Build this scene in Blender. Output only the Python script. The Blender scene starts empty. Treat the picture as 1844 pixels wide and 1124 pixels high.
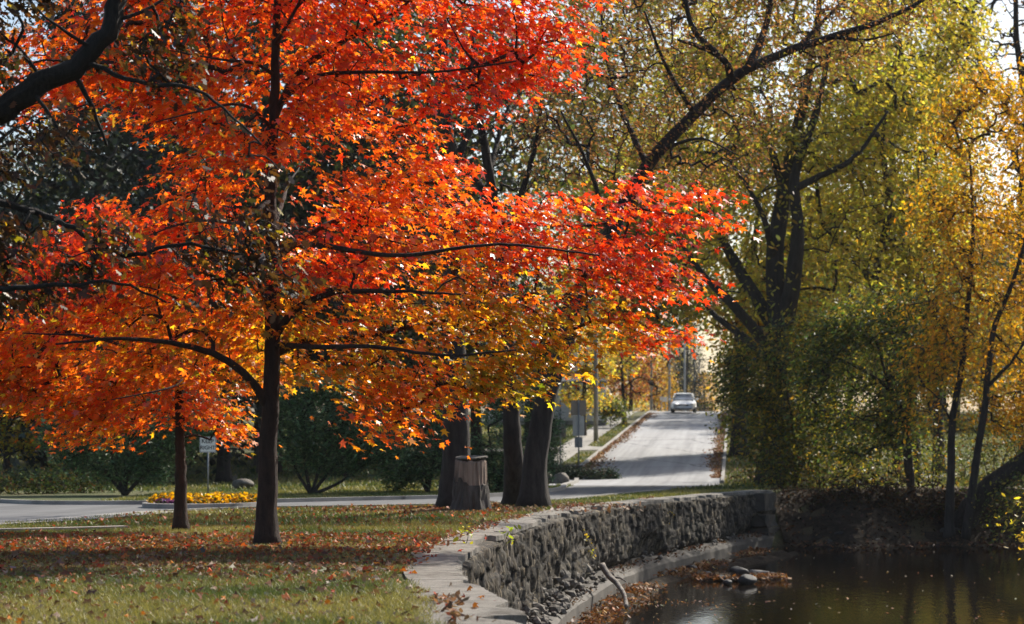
import bpy, bmesh, math, random
import numpy as np
from mathutils import Vector, Matrix

# ------------------------------------------------------------------ camera, sky, sun, exposure
S = bpy.context.scene
ZC = 4.0                       # eye height above the datum; the water lies at 0.1
FPX = 3586.0                   # focal length in photo pixels (70 mm on a 36 mm sensor)
cam_d = bpy.data.cameras.new('camera')
cam = bpy.data.objects.new('camera', cam_d); S.collection.objects.link(cam)
cam.location = (0, 0, ZC); cam.rotation_euler = (math.radians(90), 0, 0)
cam_d.sensor_width = 36; cam_d.lens = 70; cam_d.shift_y = (742 - 562) / 1844
cam_d.clip_end = 4000
cam_d.dof.use_dof = True; cam_d.dof.focus_distance = 26.0; cam_d.dof.aperture_fstop = 2.4
S.camera = cam
SUN_AZ, SUN_EL = math.radians(42), math.radians(39)   # azimuth clockwise from +Y
sunv = Vector((math.sin(SUN_AZ) * math.cos(SUN_EL), math.cos(SUN_AZ) * math.cos(SUN_EL), math.sin(SUN_EL)))
W = bpy.data.worlds.new('World'); S.world = W; W.use_nodes = True
wn = W.node_tree.nodes; wl = W.node_tree.links
bg = wn['Background']; sky = wn.new('ShaderNodeTexSky'); sky.sky_type = 'NISHITA'; sky.sun_disc = False
sky.sun_elevation = SUN_EL; sky.sun_rotation = SUN_AZ
sky.dust_density = 2.0; sky.air_density = 1.0; sky.ozone_density = 1.0
wl.new(sky.outputs[0], bg.inputs[0]); bg.inputs[1].default_value = 0.115
sl = bpy.data.lights.new('sun', 'SUN'); sl.energy = 5.0; sl.angle = math.radians(0.5); sl.color = (1, 0.93, 0.82)
so = bpy.data.objects.new('sun', sl); S.collection.objects.link(so); so.location = (30, 30, 60)
so.rotation_euler = sunv.to_track_quat('Z', 'Y').to_euler()
S.view_settings.view_transform = 'Standard'; S.view_settings.look = 'None'
S.view_settings.exposure = 0.55; S.view_settings.gamma = 1.0
S.render.engine = 'CYCLES'
cy = S.cycles
cy.max_bounces = 8; cy.diffuse_bounces = 5; cy.glossy_bounces = 3; cy.transmission_bounces = 4; cy.transparent_max_bounces = 4
cy.caustics_reflective = False; cy.caustics_refractive = False
cy.volume_bounces = 0
cy.sample_clamp_indirect = 6.0
try:
    cy.use_denoising = True; cy.denoiser = 'OPENIMAGEDENOISE'; cy.denoising_input_passes = 'RGB_ALBEDO_NORMAL'; cy.denoising_prefilter = 'ACCURATE'
except Exception:
    pass

R = np.random.RandomState(7)
C = S.collection

# ------------------------------------------------------------------ helpers
def P(px, py, d):
    return np.array([(px - 922.0) / FPX * d, d, ZC - (py - 742.0) / FPX * d])

def hsh(ix, iy, seed):
    n = (ix.astype(np.int64) * 374761393 + iy.astype(np.int64) * 668265263 + seed * 1442695041) & 0x7fffffff
    n = ((n ^ (n >> 13)) * 1274126177) & 0x7fffffff
    return ((n ^ (n >> 16)) & 0xffff) / 65535.0

def vnoise(x, y, seed=0):
    x = np.asarray(x, float); y = np.asarray(y, float)
    ix = np.floor(x); iy = np.floor(y); fx = x - ix; fy = y - iy
    fx = fx * fx * (3 - 2 * fx); fy = fy * fy * (3 - 2 * fy)
    a = hsh(ix, iy, seed); b = hsh(ix + 1, iy, seed); c = hsh(ix, iy + 1, seed); d = hsh(ix + 1, iy + 1, seed)
    return (a * (1 - fx) + b * fx) * (1 - fy) + (c * (1 - fx) + d * fx) * fy

def fbm(x, y, seed=0, o=3):
    s = 0; a = .5; t = 0
    for k in range(o):
        s = s + a * vnoise(np.asarray(x) * 2 ** k, np.asarray(y) * 2 ** k, seed + k); t += a; a *= .5
    return s / t

def sstep(a, b, x):
    t = np.clip((x - a) / (b - a), 0, 1); return t * t * (3 - 2 * t)

def mesh_np(name, verts, loops, starts, smooth=False, tint=None):
    me = bpy.data.meshes.new(name)
    verts = np.asarray(verts, np.float32); loops = np.asarray(loops, np.int32); starts = np.asarray(starts, np.int32)
    me.vertices.add(len(verts)); me.vertices.foreach_set('co', verts.ravel())
    me.loops.add(len(loops)); me.loops.foreach_set('vertex_index', loops)
    me.polygons.add(len(starts)); me.polygons.foreach_set('loop_start', starts)
    if smooth: me.polygons.foreach_set('use_smooth', np.ones(len(starts), bool))
    me.update(calc_edges=True)
    if tint is not None:
        at = me.attributes.new('tint', 'FLOAT_COLOR', 'FACE')
        c = np.ones((len(starts), 4), np.float32); c[:, :3] = tint
        at.data.foreach_set('color', c.ravel())
    return me

class Geo:
    """collects quads/ngons for ONE mesh"""
    def __init__(s): s.v = []; s.f = []; s.n = 0
    def add(s, verts, faces):
        for f in faces: s.f.append([i + s.n for i in f])
        for v in verts: s.v.append(tuple(v))
        s.n += len(verts); return s
    def box(s, c, size, rot=0.0):
        x, y, z = size[0] / 2, size[1] / 2, size[2] / 2; co, si = math.cos(rot), math.sin(rot)
        vs = []
        for dz in (-z, z):
            for dx, dy in ((-x, -y), (x, -y), (x, y), (-x, y)):
                vs.append((c[0] + dx * co - dy * si, c[1] + dx * si + dy * co, c[2] + dz))
        return s.add(vs, [(3, 2, 1, 0), (4, 5, 6, 7), (0, 1, 5, 4), (1, 2, 6, 5), (2, 3, 7, 6), (3, 0, 4, 7)])
    def tube(s, pts, rad, k=8, cap=True, wob=0.0, seed=1):
        v, f = tube_arrays(pts, rad, k, wob, seed)
        s.add(v, f)
        if cap:
            n = len(pts); b = s.n - len(v)
            s.f.append([b + i for i in range(k)][::-1]); s.f.append([b + (n - 1) * k + i for i in range(k)])
        return s
    def grid(s, fn, us, vs_):
        n0 = s.n
        for u in us:
            for v in vs_: s.v.append(tuple(fn(u, v)))
        a, b = len(us), len(vs_)
        for i in range(a - 1):
            for j in range(b - 1):
                s.f.append([n0 + i * b + j, n0 + (i + 1) * b + j, n0 + (i + 1) * b + j + 1, n0 + i * b + j + 1])
        s.n = len(s.v); return s
    def mesh(s, name, smooth=False, org=(0, 0, 0)):
        me = bpy.data.meshes.new(name)
        o = org
        me.from_pydata([(x - o[0], y - o[1], z - o[2]) for x, y, z in s.v], [], s.f)
        if smooth: me.polygons.foreach_set('use_smooth', np.ones(len(me.polygons), bool))
        me.update(); return me

def tube_arrays(pts, rad, k=8, wob=0.0, seed=1):
    pts = np.asarray(pts, float); n = len(pts); rad = np.broadcast_to(np.asarray(rad, float), (n,))
    t = np.gradient(pts, axis=0); t /= np.linalg.norm(t, axis=1)[:, None] + 1e-9
    ref = np.array([0.0, 1.0, 0.0]) if abs(t[:, 1]).mean() < .8 else np.array([1.0, 0, 0])
    u = np.cross(t, ref); u /= np.linalg.norm(u, axis=1)[:, None] + 1e-9
    w = np.cross(t, u)
    a = np.arange(k) * 2 * math.pi / k
    rr = rad[:, None] * np.ones(k)
    if wob:
        ii, jj = np.meshgrid(np.arange(n), np.arange(k), indexing='ij')
        rr = rr * (1 + wob * (2 * vnoise(ii * .35, jj * 1.0 % k, seed) - 1) + wob * .6 * (2 * hsh(np.zeros_like(jj), jj, seed) - 1))
    v = pts[:, None, :] + rr[:, :, None] * (np.cos(a)[None, :, None] * u[:, None, :] + np.sin(a)[None, :, None] * w[:, None, :])
    f = []
    for i in range(n - 1):
        for j in range(k):
            f.append([i * k + j, i * k + (j + 1) % k, (i + 1) * k + (j + 1) % k, (i + 1) * k + j])
    return v.reshape(-1, 3), f

def spline(pts, n):
    pts = np.asarray(pts, float)
    if len(pts) == 2: return np.linspace(pts[0], pts[1], n)
    s = np.r_[0, np.cumsum(np.linalg.norm(np.diff(pts, axis=0), axis=1))]
    m = np.gradient(pts, s, axis=0)
    out = []
    for q in np.linspace(0, s[-1], n):
        i = min(np.searchsorted(s, q, side='right') - 1, len(s) - 2); h = s[i + 1] - s[i]; t = (q - s[i]) / h
        out.append((2 * t**3 - 3 * t**2 + 1) * pts[i] + (t**3 - 2 * t**2 + t) * h * m[i] + (-2 * t**3 + 3 * t**2) * pts[i + 1] + (t**3 - t**2) * h * m[i + 1])
    return np.array(out)

def link(name, me, mat=None, parent=None, loc=None):
    o = bpy.data.objects.new(name, me); C.objects.link(o)
    if mat is not None and me is not None and not me.materials: me.materials.append(mat)
    if parent is not None: o.parent = parent
    if loc is not None: o.location = loc
    return o

def tag(o, label=None, cat=None, group=None, kind=None):
    if label: o['label'] = label
    if cat: o['category'] = cat
    if group: o['group'] = group
    if kind: o['kind'] = kind
    return o

def thing(name, label, cat, loc, rz=0.0, group=None):
    o = bpy.data.objects.new(name, None); C.objects.link(o); o.location = loc; o.rotation_euler = (0, 0, rz)
    o.empty_display_size = .2
    return tag(o, label, cat, group)

def copy_tree(o, parent=None):
    c = o.copy(); C.objects.link(c)
    if parent is not None: c.parent = parent
    for ch in list(o.children): copy_tree(ch, c)
    return c

# ------------------------------------------------------------------ materials
def mat_new(name):
    m = bpy.data.materials.new(name); m.use_nodes = True
    nt = m.node_tree; b = nt.nodes['Principled BSDF']
    return m, nt, b

def N(nt, typ, **kw):
    n = nt.nodes.new(typ)
    for k, v in kw.items():
        if k.startswith('i_'):
            n.inputs[k[2:].replace('_', ' ')].default_value = v
        else: setattr(n, k, v)
    return n

def ramp(nt, src, stops):
    r = nt.nodes.new('ShaderNodeValToRGB'); cr = r.color_ramp
    while len(cr.elements) > 1: cr.elements.remove(cr.elements[0])
    cr.elements[0].position = stops[0][0]; cr.elements[0].color = (*stops[0][1], 1)
    for p, c in stops[1:]:
        e = cr.elements.new(p); e.color = (*c, 1)
    nt.links.new(src, r.inputs[0]); return r.outputs[0]

def coords(nt, scale=(1, 1, 1), kind='Object'):
    tc = nt.nodes.new('ShaderNodeTexCoord'); mp = nt.nodes.new('ShaderNodeMapping')
    mp.inputs['Scale'].default_value = scale
    nt.links.new(tc.outputs[kind], mp.inputs[0]); return mp.outputs[0]

def noise(nt, vec, scale, detail=5, rough=.6, dist=0):
    n = nt.nodes.new('ShaderNodeTexNoise'); n.inputs['Scale'].default_value = scale; n.inputs['Detail'].default_value = detail
    n.inputs['Roughness'].default_value = rough; n.inputs['Distortion'].default_value = dist
    nt.links.new(vec, n.inputs['Vector']); return n.outputs['Fac']

def mixc(nt, fac, a, b, mode='MIX'):
    m = nt.nodes.new('ShaderNodeMix'); m.data_type = 'RGBA'; m.blend_type = mode
    for sock, v in ((m.inputs[0], fac), (m.inputs[6], a), (m.inputs[7], b)):
        if isinstance(v, bpy.types.NodeSocket): nt.links.new(v, sock)
        elif isinstance(v, (int, float)): sock.default_value = v
        else: sock.default_value = (*v, 1)
    return m.outputs[2]

def bump(nt, b, h, strength=.5, dist=.02):
    n = nt.nodes.new('ShaderNodeBump'); n.inputs['Strength'].default_value = strength; n.inputs['Distance'].default_value = dist
    nt.links.new(h, n.inputs['Height']); nt.links.new(n.outputs[0], b.inputs['Normal'])

def simple(name, col, rough=.6, metal=0.0, var=.25, sc=6.0, bmp=0.0):
    m, nt, b = mat_new(name)
    v = coords(nt); f = noise(nt, v, sc)
    c = ramp(nt, f, [(.25, tuple(x * (1 - var) for x in col)), (.75, tuple(min(1, x * (1 + var)) for x in col))])
    nt.links.new(c, b.inputs['Base Color']); b.inputs['Roughness'].default_value = rough; b.inputs['Metallic'].default_value = metal
    if bmp: bump(nt, b, noise(nt, v, sc * 5), bmp, .02)
    return m

def leaf_mat(name, trans=.5, gloss=.07, rough=.35, tgain=(1.25, 1.1, .7)):
    m = bpy.data.materials.new(name); m.use_nodes = True; nt = m.node_tree; nt.nodes.clear()
    at = N(nt, 'ShaderNodeAttribute', attribute_name='tint')
    d = nt.nodes.new('ShaderNodeBsdfDiffuse'); t = nt.nodes.new('ShaderNodeBsdfTranslucent'); g = nt.nodes.new('ShaderNodeBsdfGlossy')
    g.inputs['Roughness'].default_value = rough
    nt.links.new(at.outputs['Color'], d.inputs[0])
    nt.links.new(mixc(nt, 1.0, at.outputs['Color'], tgain, 'MULTIPLY'), t.inputs[0])
    m1 = nt.nodes.new('ShaderNodeMixShader'); m1.inputs[0].default_value = trans
    nt.links.new(d.outputs[0], m1.inputs[1]); nt.links.new(t.outputs[0], m1.inputs[2])
    m2 = nt.nodes.new('ShaderNodeMixShader'); m2.inputs[0].default_value = gloss
    nt.links.new(m1.outputs[0], m2.inputs[1]); nt.links.new(g.outputs[0], m2.inputs[2])
    o = nt.nodes.new('ShaderNodeOutputMaterial'); nt.links.new(m2.outputs[0], o.inputs[0])
    return m

M = {}
M['maple_leaf'] = leaf_mat('maple_leaf', .62, .06, .38, (1.5, 1.5, .8))
M['leaf'] = leaf_mat('broad_leaf', .6, .04, .42, (1.25, 1.15, .6))
M['needle'] = leaf_mat('needle_leaf', .15, .04, .5, (1, 1, 1))
M['matte_leaf'] = leaf_mat('matte_leaf', .35, .008, .6, (1.1, 1, .7))
M['dry_leaf'] = leaf_mat('dry_leaf', .25, .035, .5, (1.1, 1, .8))
M['blade'] = leaf_mat('grass_blade', .35, .05, .5, (1.1, 1.1, .6))

def bark_mat(name, dark, light, sc=9, zs=.22, moss=0):
    m, nt, b = mat_new(name)
    v = coords(nt, (1, 1, zs)); f = noise(nt, v, sc, 6, .65, .4)
    v2 = coords(nt); f2 = noise(nt, v2, 1.3, 3)
    c = ramp(nt, f, [(.3, dark), (.5, tuple((a + q) / 2 for a, q in zip(dark, light))), (.72, light)])
    c = mixc(nt, ramp(nt, f2, [(.4, (0, 0, 0)), (.7, (.5, .5, .5))]), c, tuple(x * .45 for x in dark))
    nt.links.new(c, b.inputs['Base Color']); b.inputs['Roughness'].default_value = .95
    bump(nt, b, f, 1.0, .05); return m
M['maple_bark'] = bark_mat('maple_bark', (.014, .009, .007), (.055, .034, .024), 18, .3)
M['dark_bark'] = bark_mat('dark_bark', (.012, .010, .008), (.06, .05, .042), 10, .2)
M['oak_bark'] = bark_mat('oak_bark', (.006, .005, .004), (.032, .026, .021), 22, .4)
M['grey_bark'] = bark_mat('grey_bark', (.03, .027, .023), (.13, .115, .10), 9, .15)
M['wood_peeled'] = bark_mat('peeled_wood', (.10, .07, .05), (.36, .27, .21), 11, .08)
M['cut_wood'] = simple('cut_wood', (.08, .07, .055), .9, 0, .5, 9, .5)
M['driftwood'] = bark_mat('driftwood', (.14, .12, .10), (.40, .36, .31), 8, .3)
M['rock'] = simple('rock', (.13, .115, .095), .85, 0, .55, 5, .8)
M['wet_rock'] = simple('wet_rock', (.035, .033, .03), .7, 0, .6, 6, .8)
M['galv'] = simple('galvanised_metal', (.22, .23, .24), .5, .6, .2, 10)
M['signback'] = simple('sign_back', (.42, .42, .40), .55, .1, .15, 4)
M['signbrown'] = simple('sign_brown', (.24, .20, .16), .7, 0, .15, 4)
M['signwhite'] = simple('sign_white', (.82, .82, .80), .5, 0, .08, 4)
M['black_ink'] = simple('black_ink', (.02, .02, .02), .5)
M['pole_wood'] = bark_mat('pole_wood', (.24, .23, .22), (.46, .44, .42), 9, .08)
M['house_white'] = simple('house_white', (.72, .73, .74), .6, 0, .06, 3)
M['roof_grey'] = simple('roof_grey', (.10, .10, .105), .85, 0, .3, 8)
M['window_glass'] = simple('window_glass', (.03, .035, .04), .08, 0, .2, 2)
M['car_paint'] = simple('car_paint', (.88, .89, .90), .2, .0, .03, 2)
M['car_dark'] = simple('car_dark', (.025, .025, .028), .5)
M['car_glass'] = simple('car_glass', (.05, .065, .08), .05, 0, .1, 2)
M['tyre'] = simple('tyre', (.02, .02, .02), .85)
M['rim'] = simple('rim', (.4, .4, .42), .35, .8, .1)
M['lamp_glass'] = simple('lamp_glass', (.75, .76, .75), .1, .2, .05)
M['purple'] = simple('purple_bloom', (.13, .03, .16), .7)

def ground_mat():
    m, nt, b = mat_new('grass_ground'); v = coords(nt)
    big = noise(nt, v, .35, 5); fine = noise(nt, v, 11, 8, .75); mid = noise(nt, v, 2.2, 5, .65)
    g = ramp(nt, fine, [(.3, (.022, .036, .008)), (.5, (.06, .085, .018)), (.7, (.12, .135, .035))])
    s = ramp(nt, fine, [(.3, (.05, .036, .018)), (.55, (.13, .10, .045)), (.75, (.22, .17, .08))])
    k = ramp(nt, mixc(nt, .5, big, mid), [(.42, (0, 0, 0)), (.62, (.85, .85, .85))])
    at = N(nt, 'ShaderNodeAttribute', attribute_name='litter')
    c = mixc(nt, k, g, s)
    l = ramp(nt, noise(nt, v, 7, 8, .8), [(.3, (.018, .011, .008)), (.5, (.055, .028, .014)), (.7, (.12, .06, .026))])
    c = mixc(nt, at.outputs['Fac'], c, l)
    nt.links.new(c, b.inputs['Base Color']); b.inputs['Roughness'].default_value = 1
    bump(nt, b, fine, .8, .05); return m
M['ground'] = ground_mat()

def road_mat(name, base, streak=True):
    m, nt, b = mat_new(name); v = coords(nt)
    fine = noise(nt, v, 40, 4, .8); rm = nt.nodes.new('ShaderNodeMapping'); rm.inputs['Rotation'].default_value = (0, 0, math.atan(.1115)); nt.links.new(v, rm.inputs[0])
    rs_ = nt.nodes.new('ShaderNodeMapping'); rs_.inputs['Scale'].default_value = (1.5, .022, 1); nt.links.new(rm.outputs[0], rs_.inputs[0])
    mid = noise(nt, rs_.outputs[0], 1.2, 5, .6); big = noise(nt, v, .3, 4)
    c = ramp(nt, mid, [(.32, tuple(x * .58 for x in base)), (.5, base), (.68, tuple(x * 1.38 for x in base))])
    c = mixc(nt, .35, c, ramp(nt, fine, [(.3, tuple(x * .6 for x in base)), (.7, tuple(x * 1.3 for x in base))]))
    vo = N(nt, 'ShaderNodeTexVoronoi', feature='DISTANCE_TO_EDGE'); vo.inputs['Scale'].default_value = .22
    nv = N(nt, 'ShaderNodeTexNoise'); nv.inputs['Scale'].default_value = .8
    nt.links.new(v, nv.inputs['Vector'])
    nt.links.new(mixc(nt, .35, v, nv.outputs['Color']), vo.inputs['Vector'])
    crack = ramp(nt, vo.outputs[0], [(.0, (.35, .35, .35)), (.012, (1, 1, 1))])
    c = mixc(nt, 1.0, c, crack, 'MULTIPLY')
    c = mixc(nt, ramp(nt, big, [(.55, (0, 0, 0)), (.6, (.3, .3, .3))]), c, tuple(x * .6 for x in base))
    nt.links.new(c, b.inputs['Base Color']); b.inputs['Roughness'].default_value = .85
    bump(nt, b, fine, .3, .01); return m
M['asphalt'] = road_mat('worn_asphalt', (.31, .312, .32))
M['asphalt_shaded'] = road_mat('shaded_asphalt', (.125, .125, .125))  # darker copy of the asphalt, with the side road's shadow in its colour
M['concrete'] = road_mat('old_concrete', (.30, .285, .26))

def coping_mat():
    m, nt, b = mat_new('coping_concrete'); v = coords(nt)
    a = noise(nt, v, 3.0, 8, .7); f = noise(nt, v, 60, 4, .8); st = noise(nt, coords(nt, (1, 8, 1)), 2.5, 5)
    c = ramp(nt, a, [(.3, (.10, .085, .068)), (.5, (.21, .188, .155)), (.68, (.33, .30, .255))])
    c = mixc(nt, .4, c, ramp(nt, f, [(.3, (.1, .095, .085)), (.7, (.42, .40, .36))]))
    c = mixc(nt, ramp(nt, st, [(.5, (0, 0, 0)), (.62, (.25, .25, .25))]), c, (.085, .07, .052))
    c = mixc(nt, ramp(nt, noise(nt, v, 1.1, 6, .7), [(.5, (0, 0, 0)), (.64, (.75, .75, .75))]), c, (.055, .045, .03))
    nt.links.new(c, b.inputs['Base Color']); b.inputs['Roughness'].default_value = .95
    bump(nt, b, mixc(nt, .5, st, f), 1.0, .03); return m
M['coping'] = coping_mat()
M['footing'] = simple('stained_concrete', (.062, .054, .044), .8, 0, .5, 2.5, .5)

def stone_mat():
    m, nt, b = mat_new('rubble_stone'); v = coords(nt)
    f = noise(nt, coords(nt, (6, 6, 1.6)), 2.2, 8, .75, .4); big = noise(nt, v, .7, 4); fi = noise(nt, v, 30, 4, .7)
    at = N(nt, 'ShaderNodeAttribute', attribute_name='tint')
    c = ramp(nt, f, [(.36, (.010, .009, .008)), (.52, (.07, .062, .05)), (.68, (.30, .27, .215))])
    c = mixc(nt, .85, c, at.outputs['Color'], 'MULTIPLY')
    c = mixc(nt, ramp(nt, big, [(.5, (0, 0, 0)), (.7, (.6, .6, .6))]), c, (.035, .033, .022))
    nt.links.new(c, b.inputs['Base Color']); b.inputs['Roughness'].default_value = .9
    bump(nt, b, mixc(nt, .4, f, fi), 1.0, .05); return m
M['stone'] = stone_mat()

def mud_mat():
    m, nt, b = mat_new('mud'); v = coords(nt); f = noise(nt, v, 5, 8, .7)
    c = ramp(nt, f, [(.3, (.012, .009, .006)), (.55, (.036, .026, .017)), (.75, (.075, .055, .036))])
    nt.links.new(c, b.inputs['Base Color']); b.inputs['Specular IOR Level'].default_value = .15; b.inputs['Roughness'].default_value = .95
    bump(nt, b, f, 1.0, .08); return m
M['mud'] = mud_mat()

def water_mat():
    m, nt, b = mat_new('river_water'); v = coords(nt, (1, .45, 1))
    b.inputs['Base Color'].default_value = (.008, .006, .004, 1); b.inputs['Roughness'].default_value = .07
    b.inputs['IOR'].default_value = 1.33; b.inputs['Specular IOR Level'].default_value = .32
    h = mixc(nt, .5, noise(nt, v, 1.6, 3), noise(nt, v, 6, 3)); bump(nt, b, h, .2, .05); return m
M['water'] = water_mat()

# ------------------------------------------------------------------ terrain
WALL = np.array([(1.15, 4), (.75, 9), (.14, 15.1), (-.08, 17.2), (-.27, 18.5), (-.52, 20.6), (-.63, 23), (-.60, 25), (-.48, 27), (-.12, 30.8),
                 (.83, 38), (2.54, 46), (4.57, 51.7), (6.64, 57), (7.6, 59.2), (9.2, 62), (12, 66)])
_wd = np.linspace(4, 66, 621)
_wx = np.array([0.0] * 621)
_sp = spline(WALL, 1400)
_wx = np.interp(_wd, _sp[:, 1], _sp[:, 0])
def wallX(d): return np.interp(d, _wd, _wx) + np.clip(np.asarray(d) - 66, 0, None) * .7

def Gd(d):
    d = np.asarray(d, float)
    z = -(1.35 + .017 * d)
    z = z + .0515 * np.where(d > 75, np.minimum(d, 146) - 75, 0) * 1.0
    t = np.clip(d - 146, 0, None)
    z = z + np.where(d > 146, -(-(.017) * t) - .0006 * np.minimum(t, 60) ** 2 + 0.034 * np.minimum(t, 20) - .034 / 40 * np.minimum(t, 20) ** 2, 0)
    return ZC + z
_dd = np.linspace(0, 800, 8001); _zz = Gd(_dd)
_k = np.ones(81) / 81; _zs = np.convolve(np.pad(_zz, 40, 'edge'), _k, 'valid')
_mix = sstep(66, 72, _dd); _zz = _zz * (1 - _mix) + _zs * _mix
_zz = np.maximum(_zz, ZC - 6)
def G(x, d): return np.interp(d, _dd, _zz) + 0 * np.asarray(x)

def shore(x): return 57.2 + (vnoise(np.asarray(x) * .9, 0 * np.asarray(x), 5) - .5) * 1.6
def Hright(x, d):
    x = np.asarray(x, float); d = np.asarray(d, float); s = shore(x)
    t = sstep(s - 1.5, s + 5.0, d)
    bed = ZC - 4.6
    z = bed + (G(x, np.maximum(d, 60)) - bed) * t
    return z + (fbm(x * 1.1, d * 1.1, 9) - .5) * .35 * (t > 0) * (1 - sstep(.7, 1, t))

rows = np.r_[np.arange(3, 62, .5), np.arange(62, 165, 1.5), np.geomspace(165, 900, 25)]
offs = np.r_[0, .4, .8, 1.3, 1.9, 2.6, 3.4, np.arange(4.4, 26, 1.2), np.geomspace(28, 600, 14)]
def litter(x, d):
    a = sstep(19, 21.5, d) * (1 - sstep(28, 32, d)) * (.35 + .65 * sstep(.2, -2.2, x)) * .75
    xl = .1115 * d - 6.33
    b = (d > 70) * (d < 150) * ((np.abs(x - xl - 6.3) < .5) * .8 + (x > xl + 6.8) * (x < xl + 14) * .55)
    c = np.exp(-((x + .9) ** 2 + (d - 42) ** 2) / 5.0) * .8
    e = (d > 48) * (x < -16) * .6
    r = (d < 66) * (x > wallX(d) + .5) * .85
    return np.clip(a + b + c + e + r + (fbm(x * .5, d * .5, 3) - .6) * .8, 0, 1)
V = []; LT = []
for d in rows:
    wx = float(wallX(d))
    xl = wx - .34 - offs[::-1]; xr = wx - .33 + offs
    zl = G(xl, d) + (fbm(xl * .35, np.full_like(xl, d) * .35, 2) - .5) * .05
    zr = Hright(xr, np.full_like(xr, d))
    if d > 66: zr = G(xr, d)
    xs = np.r_[xl, xr]; zs = np.r_[zl, zr]
    V.append(np.c_[xs, np.full_like(xs, d), zs]); LT.append(litter(xs, np.full_like(xs, d)))
nr, nc = len(rows), len(V[0]); V = np.concatenate(V); LT = np.concatenate(LT)
idx = np.arange(nr * nc).reshape(nr, nc)
q = np.stack([idx[:-1, :-1], idx[:-1, 1:], idx[1:, 1:], idx[1:, :-1]], -1).reshape(-1, 4)
me = mesh_np('ground', V, q.ravel(), np.arange(0, len(q) * 4, 4), True)
at = me.attributes.new('litter', 'FLOAT', 'POINT'); at.data.foreach_set('value', LT.astype(np.float32))
tag(link('ground', me, M['ground']), kind='structure')

g = Geo().grid(lambda u, v: (u, v, .1), [-3, 5, 20, 60, 200], [-20, 20, 40, 50, 64])
tag(link('water', g.mesh('water'), M['water']), kind='structure')

def ribbon(name, path, width, mat, dz, kind='structure', n=120, thick=0.0):
    """flat strip following the ground: path of (x, d); width or (left, right) offsets"""
    c = spline(np.array(path, float), n); t = np.gradient(c, axis=0); t /= np.linalg.norm(t, axis=1)[:, None]
    nrm = np.c_[t[:, 1], -t[:, 0]]
    a, b = width if isinstance(width, tuple) else (-width / 2, width / 2)
    g = Geo(); us = range(n)
    if thick:
        prof = [(a, -.05), (a, dz), (b, dz), (b, -.05)]
        def fn(i, j):
            o, z = prof[j]; p = c[i] + nrm[i] * o; return (p[0], p[1], G(p[0], p[1]) + z)
        g.grid(fn, us, range(4))
        g.f.append([0, 1, 2, 3]); e = g.n - 4; g.f.append([e + 3, e + 2, e + 1, e])
    else:
        ks = np.linspace(a, b, 9)
        def fn(i, o):
            p = c[i] + nrm[i] * o; return (p[0], p[1], float(G(p[0], p[1])) + dz)
        g.grid(fn, us, ks)
    o = link(name, g.mesh(name), mat); tag(o, kind=kind); return o

XL = lambda d: .1115 * d - 6.33
road_path = [(XL(d) + 2.9, d) for d in (66, 75, 90, 110, 130, 150, 180, 230, 300)]
ribbon('road', road_path, 5.8, M['asphalt'], .034, n=260)
def gp(px, py): d = 4841.0 / (py - 803.0); return ((px - 922) / FPX * d, d)
NEAR_E = [gp(*p) for p in [(-260, 965), (-100, 952), (0, 944), (100, 939), (200, 931), (300, 923), (460, 917), (640, 914), (800, 911), (1000, 902), (1100, 893), (1200, 884), (1290, 876)]]
FAR_E = [gp(*p) for p in [(-260, 898), (-100, 903), (0, 908), (80, 911), (275, 911), (370, 910), (470, 908), (640, 904), (800, 900), (1000, 886), (1030, 877), (1080, 871), (1200, 868)]]
_a, _b = spline(NEAR_E, 200), spline(FAR_E, 200)
CROSS = [tuple(p) for p in ((_a + _b) / 2)[::12]]
g = Geo()
def _sr(i, j): p = _a[i] * (1 - j) + _b[i] * j; return (p[0], p[1], float(G(p[0], p[1])) + .03)
g.grid(_sr, range(200), np.linspace(0, 1, 9))
tag(link('side_road', g.mesh('side_road'), M['asphalt_shaded']), kind='structure')
def kerb(path, w=.16, h=.12, n=60): return ribbon('kerb', path, (-w / 2, w / 2), M['concrete'], h, n=n, thick=1)
kerb([(XL(d) - .08, d) for d in (80, 90, 110, 130, 150, 180)], .15, .12, 90)
kerb([(XL(d) + 5.9, d) for d in (72, 90, 110, 130, 150, 180)], .13, .10, 90)
def offset_path(path, o, n=40, i0=0, i1=None):
    c = spline(np.array(path, float), n); t = np.gradient(c, axis=0); t /= np.linalg.norm(t, axis=1)[:, None]
    p = c + np.c_[t[:, 1], -t[:, 0]] * o; return [tuple(x) for x in p[i0:i1]]
kerb(FAR_E[:10] + [gp(1018, 877), (2.3, 71.5), (2.45, 76), (XL(80) - .08, 80)], .16, .12, 160)
kerb([(x, d - .08) for x, d in NEAR_E[5:12]], .14, .06, 100)
kerb([(-12, 28.6), (-8.4, 30.6), (-7.0, 31.3), (-6.2, 31.9)], .22, .07, 30)
# pale gutter strip on the near side of the side road
ribbon('gutter', [(x, d - .2) for x, d in NEAR_E[:6]], (-.5, .5), M['concrete'], .036, n=50)
ribbon('sidewalk', [(XL(d) - 1.75, d) for d in (84, 100, 120, 145, 170)], 1.3, M['concrete'], .03, n=110)
ribbon('driveway', [(-6, 93), (-1, 95.5), (2.0, 97.5), (XL(99), 99)], 3.4, M['concrete'], .036, n=40)
ribbon('footpath', [(9.2, 70.5), (12, 73.5), (17, 78)], 1.4, M['concrete'], .03, n=30)

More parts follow.
